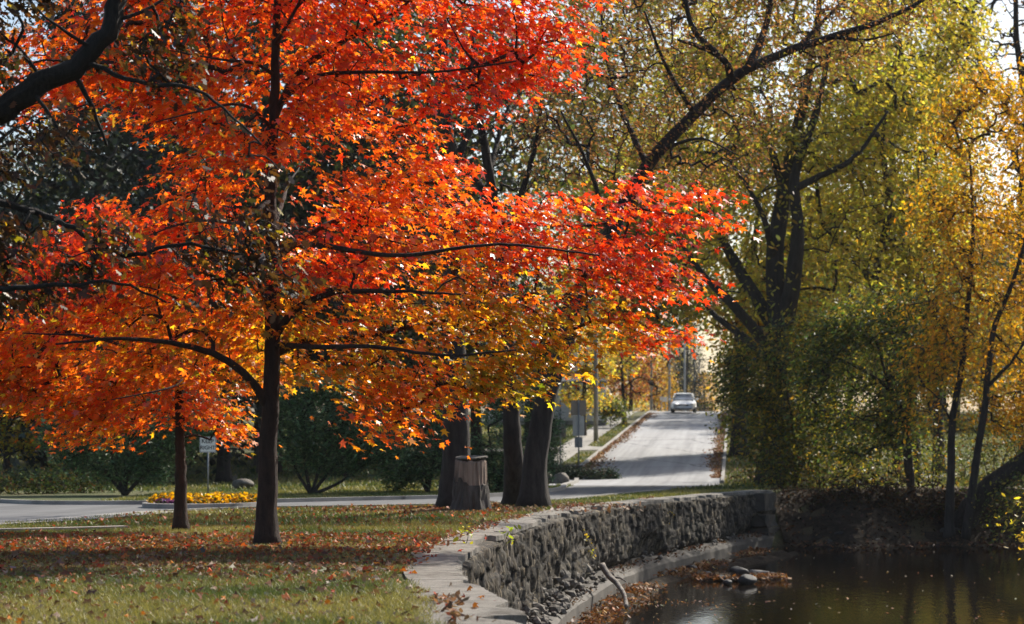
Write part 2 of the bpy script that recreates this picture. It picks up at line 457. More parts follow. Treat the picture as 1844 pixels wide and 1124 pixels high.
# ------------------------------------------------------------------ leaves
MAPLE = np.array([(0, 0), (.40, .02), (.22, .25), (.54, .56), (.17, .52), (0, 1), (-.17, .52), (-.54, .56), (-.22, .25), (-.40, .02)])
OAK = np.array([(0, 0), (.10, .12), (.28, .25), (.14, .36), (.34, .56), (.16, .64), (.2, .85), (0, 1), (-.2, .85), (-.16, .64), (-.34, .56), (-.14, .36), (-.28, .25), (-.10, .12)])
OVAL = np.array([(0, 0), (.24, .3), (.22, .65), (0, 1), (-.22, .65), (-.24, .3)])
RHOMB = np.array([(0, 0), (.36, .5), (0, 1), (-.36, .5)])
NEEDLE = np.array([(0, 0), (.14, .35), (.02, 1), (-.14, .45)])

def leaves(name, cen, size, tint, templ, droop=.4, tilt=.6, bend=.3, out=None, org=(0, 0, 0), up=1.0, ow=.8):
    n = len(cen); k = len(templ)
    T = np.c_[templ, -bend * np.abs(templ[:, 0]) - bend * .45 * templ[:, 1] ** 2]
    a = R.rand(n) * 2 * math.pi
    d = np.c_[np.cos(a), np.sin(a), -droop + .5 * R.randn(n)]
    if out is not None: d[:, :2] += out * ow
    d /= np.linalg.norm(d, axis=1)[:, None]
    nn = np.c_[R.randn(n) * tilt, R.randn(n) * tilt, np.full(n, up)]
    nn -= (nn * d).sum(1)[:, None] * d; nn /= np.linalg.norm(nn, axis=1)[:, None] + 1e-9
    u = np.cross(d, nn)
    s = size * (.5 + .95 * R.rand(n))
    v = cen[:, None, :] - np.array(org) + s[:, None, None] * ((fold := .5 + .6 * R.rand(n))[:, None, None] * T[None, :, 0, None] * u[:, None, :] + (T[None, :, 1, None] - .4) * d[:, None, :] + (1.7 - fold)[:, None, None] * T[None, :, 2, None] * nn[:, None, :])
    return mesh_np(name, v.reshape(-1, 3), np.arange(n * k), np.arange(0, n * k, k), False, tint)

def pick(n, pal, jit=.18):
    cols = np.array([c for c, w in pal]); w = np.array([w for c, w in pal], float); w /= w.sum()
    i = R.choice(len(pal), n, p=w)
    return np.clip(cols[i] * np.exp(R.randn(n, 1) * jit) * np.exp(R.randn(n, 3) * jit * .35), 0.002, .9)

def in_poly(p, poly):
    x, y = p[:, 0], p[:, 1]; r = np.zeros(len(p), bool); n = len(poly)
    for i in range(n):
        x0, y0 = poly[i]; x1, y1 = poly[(i + 1) % n]
        c = ((y0 > y) != (y1 > y)) & (x < (x1 - x0) * (y - y0) / (y1 - y0 + 1e-12) + x0); r ^= c
    return r
def edge_dist(p, poly):
    d = np.full(len(p), 1e9); n = len(poly); poly = np.array(poly, float)
    for i in range(n):
        a = poly[i]; b = poly[(i + 1) % n]; ab = b - a
        t = np.clip(((p - a) @ ab) / (ab @ ab + 1e-9), 0, 1)
        d = np.minimum(d, np.linalg.norm(p - a - t[:, None] * ab, axis=1))
    return d
def crown_pts(poly, n, d, maxT, k=.9, gap=0.0, gsc=60.0, seed=0):
    """cluster centres inside a crown: outline at distance d, thickness growing inwards up to maxT"""
    poly = np.array(poly, float); lo, hi = poly.min(0), poly.max(0); out = []
    while sum(len(o) for o in out) < n:
        p = lo + R.rand(n * 3, 2) * (hi - lo); p = p[in_poly(p, poly)]
        if gap > 0:
            p = p[fbm(p[:, 0] / gsc, p[:, 1] / gsc, seed, 2) > gap]
        out.append(p)
    p = np.concatenate(out)[:n]
    e = edge_dist(p, poly) * d / FPX
    T = maxT * (1 - np.exp(-k * e / maxT))
    u = R.rand(n) * 2 - 1; u = np.sign(u) * np.abs(u) ** .8
    w = np.c_[(p[:, 0] - 922) / FPX * d, d + u * T, ZC - (p[:, 1] - 742) / FPX * d]
    return w, p

def grow(limb_nodes, centres, seg=.35, rt=.006, pw=.42, rmax=.08, bow=.12, k=3):
    """join every leaf cluster to the nearest wood: a branching graph of tapered twigs"""
    cap = len(limb_nodes) + len(centres) * 8
    nd = np.zeros((cap, 3)); par = np.full(cap, -1, int); n = len(limb_nodes); nd[:n] = limb_nodes; n0 = n
    d0 = np.array([np.min(np.linalg.norm(limb_nodes - c, axis=1)) for c in centres])
    for ci in np.argsort(d0):
        c = centres[ci]; dv = np.linalg.norm(nd[:n] - c, axis=1)
        dv = dv + .25 * np.clip(nd[:n, 2] - c[2], 0, None)
        j = int(np.argmin(dv)); a = nd[j]; L = np.linalg.norm(c - a)
        if L < .04: continue
        m = int(min(7, max(2, math.ceil(L / seg)))); prev = j
        off = R.randn(3) * bow * L; off[2] += .12 * L
        for q_ in range(1, m + 1):
            t = q_ / m
            nd[n] = a + (c - a) * t + off * 4 * t * (1 - t) * .5 + (R.randn(3) * .04 * L if q_ < m else 0)
            par[n] = prev; prev = n; n += 1
    cnt = np.ones(n)
    for i in range(n - 1, n0 - 1, -1):
        if par[i] >= n0: cnt[par[i]] += cnt[i]
    r = np.minimum(rt * cnt ** pw, rmax)
    ch = np.arange(n0, n); pa = par[ch]
    A = nd[pa]; B = nd[ch]; rB = r[ch]; rA = np.where(pa >= n0, r[np.maximum(pa, 0)], r[ch] * 1.15); rA = np.minimum(rA, rB * 1.8)
    t = B - A; t /= np.linalg.norm(t, axis=1)[:, None] + 1e-9
    ref = np.where(np.abs(t[:, 2:3]) < .8, [[0, 0, 1.0]], [[1.0, 0, 0]]); u = np.cross(t, ref); u /= np.linalg.norm(u, axis=1)[:, None] + 1e-9; w = np.cross(t, u)
    ang = np.arange(k) * 2 * math.pi / k
    ring = np.cos(ang)[None, :, None] * u[:, None, :] + np.sin(ang)[None, :, None] * w[:, None, :]
    v = np.concatenate([A[:, None, :] + rA[:, None, None] * ring, (B + t * rB[:, None] * .5)[:, None, :] + rB[:, None, None] * ring], 1)
    b = np.arange(len(ch)) * 2 * k
    fs = [np.stack([b + j, b + (j + 1) % k, b + k + (j + 1) % k, b + k + j], -1) for j in range(k)]
    f = np.concatenate(fs)
    return v.reshape(-1, 3), f

def wood_mesh(g, v, f, org):
    gv = np.array(g.v); lens = np.array([len(x) for x in g.f]); gl = np.concatenate([np.array(x) for x in g.f])
    st = np.r_[0, np.cumsum(lens)[:-1]]; n0 = len(gl)
    return mesh_np('trunk', np.concatenate([gv, v]) - org, np.r_[gl, f.ravel() + len(gv)], np.r_[st, n0 + np.arange(0, len(f) * 4, 4)], True)

def tree(name, label, base, limbs, crowns, bark, jitter=.07, cat='tree', group=None, twig=True, rt=.006, seg=.35, rmax=.08, sides=10, wob=.08, bow=.12, leafmat='leaf', kt=3, pw=.42):
    """limbs: list of (points xyz, r0, r1); crowns: list of dict(cl=centres, n=leaves each, sp=(sx, sz), size, pal | tint fn, templ, ...)"""
    root = thing(name, label, cat, tuple(base), 0, group); org = np.array(base, float)
    G_ = Geo(); nodes = []
    for li, (pts, r0, r1) in enumerate(limbs):
        L = np.sum(np.linalg.norm(np.diff(np.asarray(pts, float), axis=0), axis=1))
        n = int(max(6, min(60, L / max(.12, r0 * .8))))
        c = spline(pts, n); s = np.linspace(0, 1, n)
        c[1:-1] += R.randn(n - 2, 3) * min(r0, .1) * jitter
        r = r0 + (r1 - r0) * s ** .85
        if li == 0 and r0 > .05: r = r * (1 + .42 * np.exp(-s * L / (r0 * 1.3)))
        G_.tube(c, r, sides if r0 > .05 else 6, True, wob, li + 3); nodes.append(c[2 if li == 0 else 0:])
    nodes = np.concatenate(nodes)
    lo = nodes[:, 2] > org[2] + .6
    if lo.any(): nodes = nodes[lo]
    if twig:
        cl = np.concatenate([c['cl'][c.get('free', 0):] for c in crowns])
        v, f = grow(nodes, cl, seg, rt, pw, rmax, bow, kt)
        link('trunk', wood_mesh(G_, v, f, org), bark, root)
    else: link('trunk', G_.mesh('trunk', True, org), bark, root)
    for c in crowns:
        if c.get('n', 0) <= 0: continue
        cl = c['cl']; n = c['n']; sx, sz = c['sp']
        cen = np.repeat(cl, n, axis=0); q_ = R.randn(len(cen), 3); q_[:, :2] *= sx; q_[:, 2] *= sz
        rad = np.hypot(q_[:, 0], q_[:, 1]); q_[:, 2] -= .25 * rad
        cen = cen + q_
        tint = c['tint'](cen, len(cl), n) if 'tint' in c else pick(len(cen), c['pal'], c.get('jit', .2))
        if c.get('keep') is not None:
            kf = c['keep'](cen); cen = cen[kf]; tint = tint[kf]
        oc = cen[:, :2] - org[None, :2]; oc /= np.linalg.norm(oc, axis=1)[:, None] + 1e-6
        me = leaves('crown', cen, c['size'], tint, c.get('templ', RHOMB), c.get('droop', .3), c.get('tilt', .8), c.get('bend', .3), oc, org, c.get('up', 1.0), c.get('ow', .8))
        link('crown', me, M[leafmat], root)
    return root

def PX(pts, d): return [P(x, y, (d if len(p) == 2 else p[2])) for p in pts for x, y in [p[:2]]]
def base_at(px, d):
    x = (px - 922) / FPX * d
    return (x, d, float(Hright(x, d) if (d < 63 and x > wallX(d) + .5) else G(x, d)))

# ------------------------------------------------------------------ the red maple
RED, CRIM, ORG, ORED, YEL, OLV, GRN, LIME = (.52, .036, .008), (.37, .024, .010), (.66, .175, .012), (.62, .095, .012), (.70, .34, .02), (.26, .18, .012), (.12, .135, .012), (.42, .36, .025)
CTRL = [((300, 100), [(ORED, 3), (RED, 1), (ORG, 3)]), ((700, 50), [(RED, 3), (ORED, 3), (ORG, 1)]), ((1000, 80), [(RED, 5), (ORED, 3), (CRIM, 1.5)]), ((420, -150), [(RED, 2), (ORED, 2)]), ((800, -150), [(RED, 1), (ORED, 1)]),
        ((600, 250), [(ORG, 3), (ORED, 3), (RED, 1)]), ((480, 230), [(RED, 1), (ORED, 3), (ORG, 3)]), ((870, 150), [(ORED, 3), (RED, 4), (CRIM, 1)]), ((430, 400), [(ORED, 3), (RED, 2), (ORG, 3)]), ((300, 430), [(ORED, 3), (RED, 2), (ORG, 2)]),
        ((150, 480), [(RED, 4), (ORED, 1), (CRIM, 1)]), ((650, 330), [(ORG, 3), (ORED, 3)]), ((750, 400), [(ORG, 3), (ORED, 2), (YEL, 1)]), ((900, 380), [(ORED, 3), (RED, 2), (ORG, 1)]), ((1200, 350), [(RED, 5), (ORED, 3), (CRIM, 1)]),
        ((1150, 460), [(RED, 3), (ORED, 3), (CRIM, 1)]), ((1200, 560), [(RED, 3), (ORED, 2), (ORG, 1)]), ((980, 450), [(CRIM, 3), (RED, 2), (ORED, 3), (ORG, 2)]), ((620, 470), [(RED, 3), (ORED, 3), (CRIM, 2), (ORG, 1)]), ((850, 540), [(OLV, 4), (ORG, 3), (YEL, 2)]),
        ((1000, 570), [(OLV, 4), (GRN, 1), (ORG, 2), (YEL, 2), (LIME, 2)]), ((900, 640), [(YEL, 4), (OLV, 4), (LIME, 4), (ORG, 1)]), ((700, 620), [(ORG, 2), (OLV, 4), (YEL, 4), (LIME, 1)]), ((590, 580), [(ORG, 3), (YEL, 3), (OLV, 3)]), ((250, 600), [(ORG, 4), (ORED, 2), (OLV, 2), (YEL, 1)]),
        ((150, 650), [(ORED, 3), (ORG, 3), (OLV, 1), (YEL, 1)]), ((720, 750), [(ORG, 4), (ORED, 2), (YEL, 1)]), ((370, 740), [(ORED, 3), (ORG, 3)]), ((560, 650), [(OLV, 3), (YEL, 2), (ORG, 2)]), ((850, 690), [(LIME, 4), (OLV, 3), (YEL, 3), (GRN, 1)]), ((1090, 610), [(YEL, 4), (ORG, 2), (OLV, 2), (LIME, 1)]), ((800, 720), [(ORED, 2), (ORG, 3), (YEL, 1)]), ((440, 700), [(ORG, 3), (YEL, 2), (OLV, 2)])]
_cp = np.array([c for c, p in CTRL], float)
def maple_tint(d0):
    def fn(cen, nc, n):
        px = 922 + cen[:, 0] / d0 * FPX; py = 742 - (cen[:, 2] - ZC) / d0 * FPX
        jit = np.repeat(R.randn(nc, 2) * 28, n, axis=0) + R.randn(len(cen), 2) * 22
        p = np.c_[px, py] + jit; out = np.zeros((len(cen), 3))
        ne = np.argmin(((p[:, None, :] - _cp[None]) ** 2).sum(-1), axis=1)
        for i in range(len(CTRL)):
            m = ne == i
            if m.any(): out[m] = pick(int(m.sum()), CTRL[i][1], .22)
        m = R.rand(len(cen)) < .08
        out[m] = pick(int(m.sum()), [(ORG, 3), (YEL, 2)], .2)
        out *= 1.12 * np.repeat(np.exp(R.randn(nc, 1) * .14), n, axis=0)
        return np.clip(out, .003, .85)
    return fn

D1 = 26.6
POLY1 = [(190, -60), (110, 50), (0, 60), (-60, 110), (-40, 200), (90, 190), (165, 150), (250, 190), (335, 250), (280, 320), (215, 390), (150, 405), (60, 470), (70, 560), (150, 640), (240, 665), (330, 660), (425, 690), (470, 755), (500, 690), (560, 665), (640, 690), (672, 740),
         (690, 785), (755, 792), (765, 735), (800, 748), (815, 700), (900, 722), (980, 690), (1080, 655), (1180, 612), (1242, 600), (1242, 540), (1225, 480), (1200, 415), (1215, 395), (1298, 385), (1287, 330), (1250, 318), (1180, 325), (1160, 292), (1120, 300),
         (1090, 340), (1000, 350), (930, 345), (870, 330), (830, 318), (790, 262), (760, 250), (800, 212), (870, 225), (900, 185), (960, 165), (1030, 130), (1060, 60), (1072, 0), (1010, -70), (900, -210), (720, -360), (520, -470), (350, -330), (230, -170)]
cl, pp = crown_pts(POLY1, 1400, D1, 2.1, .75, .37, 50, 4)
# let the stem show where the photograph shows it
keep = ~((np.abs(pp[:, 0] - 494) < 36) & (pp[:, 1] > 60) & (pp[:, 1] < 215) & (cl[:, 1] < D1 + .1)) & ~((np.abs(pp[:, 0] - 484) < 32) & (pp[:, 1] > 315) & (pp[:, 1] < 470) & (cl[:, 1] < D1 + .1)) \
    & ~((np.abs(pp[:, 0] - 482) < 40) & (pp[:, 1] > 560) & (cl[:, 1] < D1 + .1))
cl = cl[keep]
def keep1(cen):
    px = 922 + cen[:, 0] / cen[:, 1] * FPX; py = 742 - (cen[:, 2] - ZC) / cen[:, 1] * FPX
    fr = cen[:, 1] < D1 + .1
    hide = fr & (((np.abs(px - 494) < 20) & (py > 70) & (py < 212)) | ((np.abs(px - 484) < 18) & (py > 325) & (py < 465)) | ((np.abs(px - 482) < 26) & (py > 610)))
    return ~hide
b1 = base_at(480, D1)
limbs1 = [(np.array([b1] + PX([(482, 850), (487, 700), (490, 600), (489, 480), (487, 350), (494, 200), (497, 60), (505, -120), (510, -330)], D1)), .150, .02),
          (PX([(484, 735, 26.6), (455, 690, 26.4), (390, 640, 26.1), (330, 622, 25.8), (220, 610, 25.3), (100, 620, 25)], D1), .065, .012),
          (PX([(492, 610), (530, 560, 26.4), (590, 530, 26), (700, 525, 25.5), (830, 530, 25)], D1), .06, .012),
          (PX([(490, 640), (540, 618, 26.8), (640, 608, 27), (760, 585, 27.2), (900, 560, 27.5), (1010, 540, 27.8)], D1), .055, .012),
          (PX([(492, 620), (560, 625, 26), (680, 625, 25.2), (800, 640, 24.6), (930, 630, 24)], D1), .045, .01),
          (PX([(488, 470), (560, 420, 27), (700, 370, 27.5), (900, 400, 28), (1100, 400, 28.2), (1230, 350, 28.4)], D1), .055, .01),
          (PX([(488, 440), (560, 440, 26), (720, 460, 25), (900, 440, 24.6), (1080, 460, 24.5)], D1), .045, .01),
          (PX([(494, 215), (530, 140, 26.7), (600, 85, 26.8), (700, 30, 27), (800, -50, 27)], D1), .05, .014),
          (PX([(500, 190), (560, 140, 26.3), (640, 130, 26), (780, 130, 25.7), (930, 110, 25.5)], D1), .035, .01),
          (PX([(490, 230), (440, 190, 26), (360, 200, 25.3), (280, 220, 24.8)], D1), .03, .008),
          (PX([(493, 135), (460, 115, 26.2), (400, 108, 25.8), (300, 90, 25.3)], D1), .03, .008),
          (PX([(487, 500), (420, 470, 27), (320, 460, 27.4), (180, 450, 27.8)], D1), .045, .01),
          (PX([(487, 360), (430, 400, 25.5), (340, 400, 24.4), (250, 430, 24)], D1), .035, .008),
          (PX([(489, 560), (470, 520, 25.6), (480, 480, 24), (520, 470, 23.2)], D1), .04, .01),
          (PX([(489, 420), (510, 360, 27.6), (520, 330, 29), (540, 300, 30)], D1), .04, .01),
          (PX([(496, 80), (540, 0, 25.5), (560, -80, 24.5)], D1), .03, .008),
          (PX([(640, 608, 27), (690, 670, 26.6), (720, 720, 26.4), (725, 760, 26.4)], D1), .016, .006)]
tree('maple_tree', 'slender maple in front with dark trunk and spreading orange red autumn crown', b1, limbs1,
     [dict(cl=cl, n=31, sp=(.29, .055), size=.104, tint=maple_tint(D1), templ=MAPLE, droop=.5, tilt=.55, ow=1.5, bend=.5, keep=keep1)], M['maple_bark'], rt=.0042, seg=.3, rmax=.035, wob=.05, leafmat='maple_leaf', kt=4)

D2 = 31.4
POLY2 = [(-160, 500), (-60, 430), (60, 440), (130, 390), (190, 345), (235, 420), (330, 470), (430, 500), (480, 600), (470, 700), (425, 720), (415, 795), (380, 795), (345, 745), (320, 785), (290, 740), (240, 770), (200, 735), (165, 795), (125, 790), (110, 740), (40, 725), (-40, 735), (-160, 660)]
cl, pp = crown_pts(POLY2, 640, D2, 1.8, 1.0, .38, 70, 14)
b2 = base_at(325, D2)
def keep2(cen):
    px = 922 + cen[:, 0] / cen[:, 1] * FPX; py = 742 - (cen[:, 2] - ZC) / cen[:, 1] * FPX
    return ~((np.abs(px - 325) < 16) & (py > 775)) & ~((np.abs(px - 369) < 22) & (py > 772))
tree('maple_tree', 'young maple with thin straight trunk and low orange leaves left of the main maple', b2,
     [(np.array([b2] + PX([(325, 850), (324, 760), (322, 650), (318, 540), (310, 420)], D2)), .115, .02), (PX([(323, 700), (270, 650, 31), (180, 610, 30.4), (40, 600, 30)], D2), .04, .01), (PX([(323, 690), (370, 640, 32), (430, 600, 32.3)], D2), .035, .01),
      (PX([(320, 620), (240, 540, 32), (100, 520, 33), (-60, 540, 33)], D2), .04, .01), (PX([(318, 560), (350, 500, 30.6), (400, 520, 30)], D2), .03, .01), (PX([(322, 660), (300, 700, 29.6), (200, 720, 29.2)], D2), .03, .008)],
     [dict(cl=cl, n=27, sp=(.29, .06), size=.104, tint=maple_tint(D2), templ=MAPLE, droop=.5, tilt=.55, ow=1.5, bend=.5, keep=keep2)], M['maple_bark'], rt=.0042, seg=.3, rmax=.03, wob=.05, leafmat='maple_leaf', kt=3)

# ------------------------------------------------------------------ oak hanging in from the left
DO = 20.5
bo = base_at(-420, DO)
POLYO = [(-80, -60), (300, -60), (360, 40), (330, 140), (400, 190), (500, 300), (590, 420), (560, 520), (420, 550), (250, 520), (100, 560), (-80, 560)]
cl, pp = crown_pts(POLYO, 620, DO, 1.4, .8, .47, 70, 31)
_lim = [(-200, 290), (0, 197), (75, 152), (150, 108), (192, 62), (208, 0)]
_ld = np.min([edge_dist(pp, [_lim[i], _lim[i + 1], _lim[i]]) for i in range(5)], axis=0)
cl = cl[~((_ld < 55) & (cl[:, 1] < DO + .25)) & ((pp[:, 0] < 330) | (R.rand(len(pp)) < .6))]
OAKPAL = [((.06, .026, .011), 5), ((.10, .045, .014), 4), ((.035, .028, .009), 2), ((.14, .10, .015), 1), ((.36, .26, .02), .7), ((.03, .015, .009), 5)]
tree('oak_tree', 'dark oak limb with bare twigs and brown leaves reaching in at the upper left', bo,
     [(np.array([bo] + PX([(-410, 800), (-390, 500), (-340, 380)], DO)), .34, .24), (PX([(-345, 400), (-200, 290), (0, 197), (75, 152), (150, 108), (192, 62), (208, 0), (214, -90), (230, -300)], DO), .165, .06),
      (PX([(-380, 500), (-150, 500, 20.2), (0, 520, 20), (120, 512, 20), (230, 512, 20.1), (300, 545, 20.2)], DO), .06, .01), (PX([(-360, 420), (-100, 360, 20.8), (60, 380, 20.7), (140, 415, 20.6), (215, 460, 20.5), (330, 440, 20.4), (470, 470, 20.3)], DO), .06, .01),
      (PX([(60, 165), (90, 210, 20.3), (130, 265, 20.1)], DO), .03, .012), (PX([(130, 125), (165, 190, 20.6), (185, 245, 20.7), (192, 262, 20.7)], DO), .03, .016), (PX([(150, 110), (260, 150, 20.3), (360, 165, 20.1), (470, 260, 20)], DO), .03, .008),
      (PX([(80, 150), (30, 80, 20.7), (-20, 60, 20.9)], DO), .025, .01), (PX([(170, 90), (120, 60, 20.2), (60, 10, 20)], DO), .025, .01), (PX([(200, 40), (280, 10, 20.7), (330, -30, 20.9)], DO), .025, .01)],
     [dict(cl=cl, n=8, sp=(.15, .08), size=.105, pal=OAKPAL, templ=OAK, droop=.5, tilt=1.0, bend=.5, jit=.3)], M['oak_bark'], rt=.0045, seg=.22, rmax=.022, bow=.2, wob=.22, sides=16, jitter=.22, leafmat='leaf', kt=4, pw=.36)

# ------------------------------------------------------------------ trunks beside the stump
DL = 43.0
bl = base_at(957, DL)
RUST = [((.26, .12, .06), 4), ((.18, .10, .05), 3), ((.32, .16, .07), 2), ((.28, .24, .05), 1)]
POLYL = [(930, 190), (1010, 60), (1090, -60), (1720, -60), (1640, 60), (1500, 140), (1400, 225), (1360, 330), (1220, 350), (1090, 335), (960, 330)]
cl, pp = crown_pts(POLYL, 1500, DL, 4.0, .9, .3, 90, 41)
tree('leaning_tree', 'tall tree whose dark trunk leans right over the road with rusty bare twigs', bl,
     [(np.array([bl] + PX([(966, 800), (990, 690), (1062, 510), (1165, 298), (1250, 205), (1335, 130), (1410, 95), (1490, 68), (1580, 40), (1700, -20)], DL)), .29, .035),
      (PX([(1320, 145), (1300, 105, 42.6), (1262, 85, 42.4), (1221, 72, 42.2)], DL), .10, .03), (PX([(1290, 95, 42.5), (1250, 55, 42.2), (1236, 10, 42), (1230, -60, 41.8)], DL), .08, .03), (PX([(1350, 120), (1372, 70, 43.4), (1385, 20, 43.6), (1390, -60, 43.8)], DL), .11, .04),
      (PX([(1440, 82), (1500, 20, 43.6), (1560, -40, 44)], DL), .06, .02), (PX([(1500, 66), (1560, 72, 42.6), (1610, 60, 42.2)], DL), .05, .015), (PX([(1165, 298), (1120, 200, 43.6), (1090, 90, 44.4), (1080, -40, 45)], DL), .07, .02),
      (PX([(1190, 270), (1260, 250, 42), (1330, 280, 41)], DL), .05, .012), (PX([(1100, 430), (1060, 300, 42), (1010, 200, 41)], DL), .07, .02), (PX([(1250, 205), (1200, 120, 42), (1160, 20, 41)], DL), .06, .02)],
     [dict(cl=cl, n=10, sp=(.24, .16), size=.085, pal=RUST, templ=OVAL, droop=.5, tilt=1.0)], M['dark_bark'], rt=.0045, seg=.3, rmax=.045, bow=.13, wob=.1, kt=3, pw=.40)

bb = base_at(925, 44.6)
POLYB = [(640, 330), (720, 140), (800, 60), (960, 90), (1010, 200), (1020, 340), (930, 350), (860, 345), (790, 420)]
cl, pp = crown_pts(POLYB, 700, 44, 3.0, .9, .2, 60, 44)
tree('bare_tree', 'dark bare trunk standing just left of the leaning trunk with leafless grey branches', bb,
     [(np.array([bb] + PX([(922, 800), (918, 690), (905, 500), (885, 340), (860, 180), (850, 60)], 44)), .25, .05), (PX([(905, 500), (930, 380, 43.5), (960, 280, 43), (975, 190, 42.8)], 44), .12, .03), (PX([(890, 380), (830, 280, 44.6), (780, 200, 45)], 44), .12, .03), (PX([(880, 320), (900, 240, 45), (930, 150, 45.6)], 44), .08, .02), (PX([(900, 460), (800, 380, 44), (720, 290, 43.6)], 44), .09, .02)],
     [dict(cl=cl, n=1, sp=(.15, .1), size=.08, pal=RUST, templ=OVAL)], M['dark_bark'], rt=.006, seg=.35, rmax=.06, bow=.13, wob=.1, kt=3, pw=.36)
bc = base_at(817, 42.6)
cl, pp = crown_pts([(560, 80), (700, -60), (900, -60), (900, 120), (830, 330), (760, 560), (640, 520)], 420, 42.6, 3.0, .9, .2, 60, 45)
tree('bare_tree', 'thick dark furrowed trunk rising right behind the broken stump', bc,
     [(np.array([bc] + PX([(820, 800), (818, 690), (815, 450), (800, 200), (790, -150)], 42.6)), .33, .1), (PX([(815, 480), (740, 350, 42), (680, 200, 41.6)], 42.6), .1, .03), (PX([(808, 320), (860, 200, 43), (890, 60, 43.4)], 42.6), .1, .03)],
     [dict(cl=cl, n=3, sp=(.25, .2), size=.1, pal=[((.05, .06, .012), 2), ((.12, .10, .02), 2), ((.10, .05, .02), 2)], templ=OVAL)], M['dark_bark'], rt=.006, seg=.4, rmax=.05, bow=.13, wob=.08, kt=3, pw=.36)

# broken stump
bs = np.array(base_at(846, 40.7))
st = thing('tree_stump', 'tall broken stump with peeled pale upper half beside the thick dark trunk', 'stump', tuple(bs))
k = 40
def stump_ring(z, r, rag):
    a = np.arange(k) * 2 * math.pi / k
    rr = r * (1 + .06 * np.sin(a * 3 + 1) + .05 * np.sin(a * 7 + 2) * max(0, 1 - z) + .05 * (2 * hsh(np.zeros(k), np.arange(k), 8) - 1) + rag * (2 * hsh(np.full(k, int(z * 9)), np.arange(k), 9) - 1))
    return np.c_[rr * np.cos(a), rr * np.sin(a), np.full(k, z)]
def rings(prof):
    g = Geo(); rs = [stump_ring(*p) for p in prof]
    for i, rg in enumerate(rs): g.v += [tuple(v) for v in rg]
    for i in range(len(rs) - 1):
        for j in range(k): g.f.append([i * k + j, i * k + (j + 1) % k, (i + 1) * k + (j + 1) % k, (i + 1) * k + j])
    g.n = len(g.v); return g
gb = rings([(-.1, .44, .04), (.08, .40, .05), (.25, .375, .05), (.42, .365, .05), (.55, .36, .05), (.63, .355, .05)])
for j in range(k):     # ragged upper rim of the remaining bark
    x, y, z = gb.v[5 * k + j]; gb.v[5 * k + j] = (x, y, z + .30 * (hsh(np.array([j // 2]), np.array([1]), 4)[0] - .35) - (.22 if y < 0 and x > .05 else 0))
link('bark', gb.mesh('bark', False), M['grey_bark'], st)
gw = rings([(.2, .345, .01), (.6, .335, .012), (.9, .325, .014), (1.02, .318, .015), (1.05, .30, .02), (1.03, .15, .05)])
for j in range(k):
    for i in (3, 4, 5):
        x, y, z = gw.v[i * k + j]; gw.v[i * k + j] = (x, y, z + .07 * y + .035 * (hsh(np.array([j // 2]), np.array([2]), 4)[0]))
gw.f.append([5 * k + j for j in range(k)])
link('wood', gw.mesh('wood', False), M['wood_peeled'], st)
gc = rings([(1.052, .20, .05), (1.10, .33, .03), (1.125, .325, .03), (1.13, .2, .05)])
gc.f.append([3 * k + j for j in range(k)])
gc.v = [(x + .02, y + .02, z + .07 * y + .03 * x) for x, y, z in gc.v]
link('rotten_top', gc.mesh('rotten_top', False), M['cut_wood'], st)

# ------------------------------------------------------------------ right side: big multi-stemmed tree and neighbours
YG = [((.30, .28, .045), 4), ((.42, .36, .05), 3), ((.20, .22, .04), 3), ((.52, .41, .04), 1.5), ((.24, .16, .05), 1)]
YGL = [((.55, .48, .09), 4), ((.44, .40, .08), 3), ((.62, .50, .07), 2), ((.30, .30, .06), 2)]
GOLD = [((.62, .35, .018), 4), ((.54, .27, .015), 3), ((.68, .43, .03), 2), ((.36, .25, .02), 2), ((.15, .15, .02), 1)]
UND = [((.18, .21, .04), 3), ((.26, .22, .03), 3), ((.42, .30, .03), 2), ((.07, .09, .02), 3), ((.14, .07, .03), 1)]
DKG = [((.07, .105, .03), 4), ((.10, .14, .035), 3), ((.19, .20, .04), 2), ((.36, .28, .04), 1.5), ((.05, .07, .025), 2)]

DR = 67.0; br = base_at(1392, DR)
POLYR = [(1120, 290), (1200, 120), (1320, -20), (1420, -120), (1560, -60), (1650, 80), (1680, 250), (1690, 400), (1610, 520), (1500, 560), (1420, 590), (1330, 600), (1255, 565), (1235, 480), (1215, 400)]
cl, pp = crown_pts(POLYR, 1250, DR, 4.5, .9, .45, 32, 51)
_low = pp[:, 1] > 300
cl = cl[~(_low & (cl[:, 1] < DR + .3) & (R.rand(len(cl)) < .9)) & ~(_low & (R.rand(len(cl)) < .25))]
stems = [(np.array([br] + PX([(1395, 780), (1400, 640), (1398, 560), (1395, 450), (1412, 345), (1440, 210), (1470, 60), (1480, -80)], DR)), .55, .06),
         (PX([(1408, 600), (1428, 500, 66.5), (1436, 400, 66), (1430, 330, 66), (1470, 200, 65.5), (1500, 60, 65)], DR), .34, .05),
         (PX([(1400, 600), (1352, 520, 67.5), (1300, 430, 68), (1278, 380, 68.4), (1230, 320, 69)], DR), .30, .06), (PX([(1396, 640), (1330, 560, 66), (1262, 490, 65.4), (1215, 420, 65)], DR), .26, .05),
         (PX([(1390, 660), (1330, 600, 68.5), (1280, 560, 69), (1262, 525, 69.4), (1268, 500, 69.4)], DR), .22, .05), (PX([(1430, 340, 66), (1470, 320, 65.6), (1530, 290, 65), (1600, 200, 64.5)], DR), .14, .04), (PX([(1412, 345), (1380, 250, 68), (1330, 150, 68.6), (1300, 60, 69)], DR), .16, .04), (PX([(1395, 470), (1370, 380, 65.6), (1310, 280, 64.8)], DR), .14, .04)]
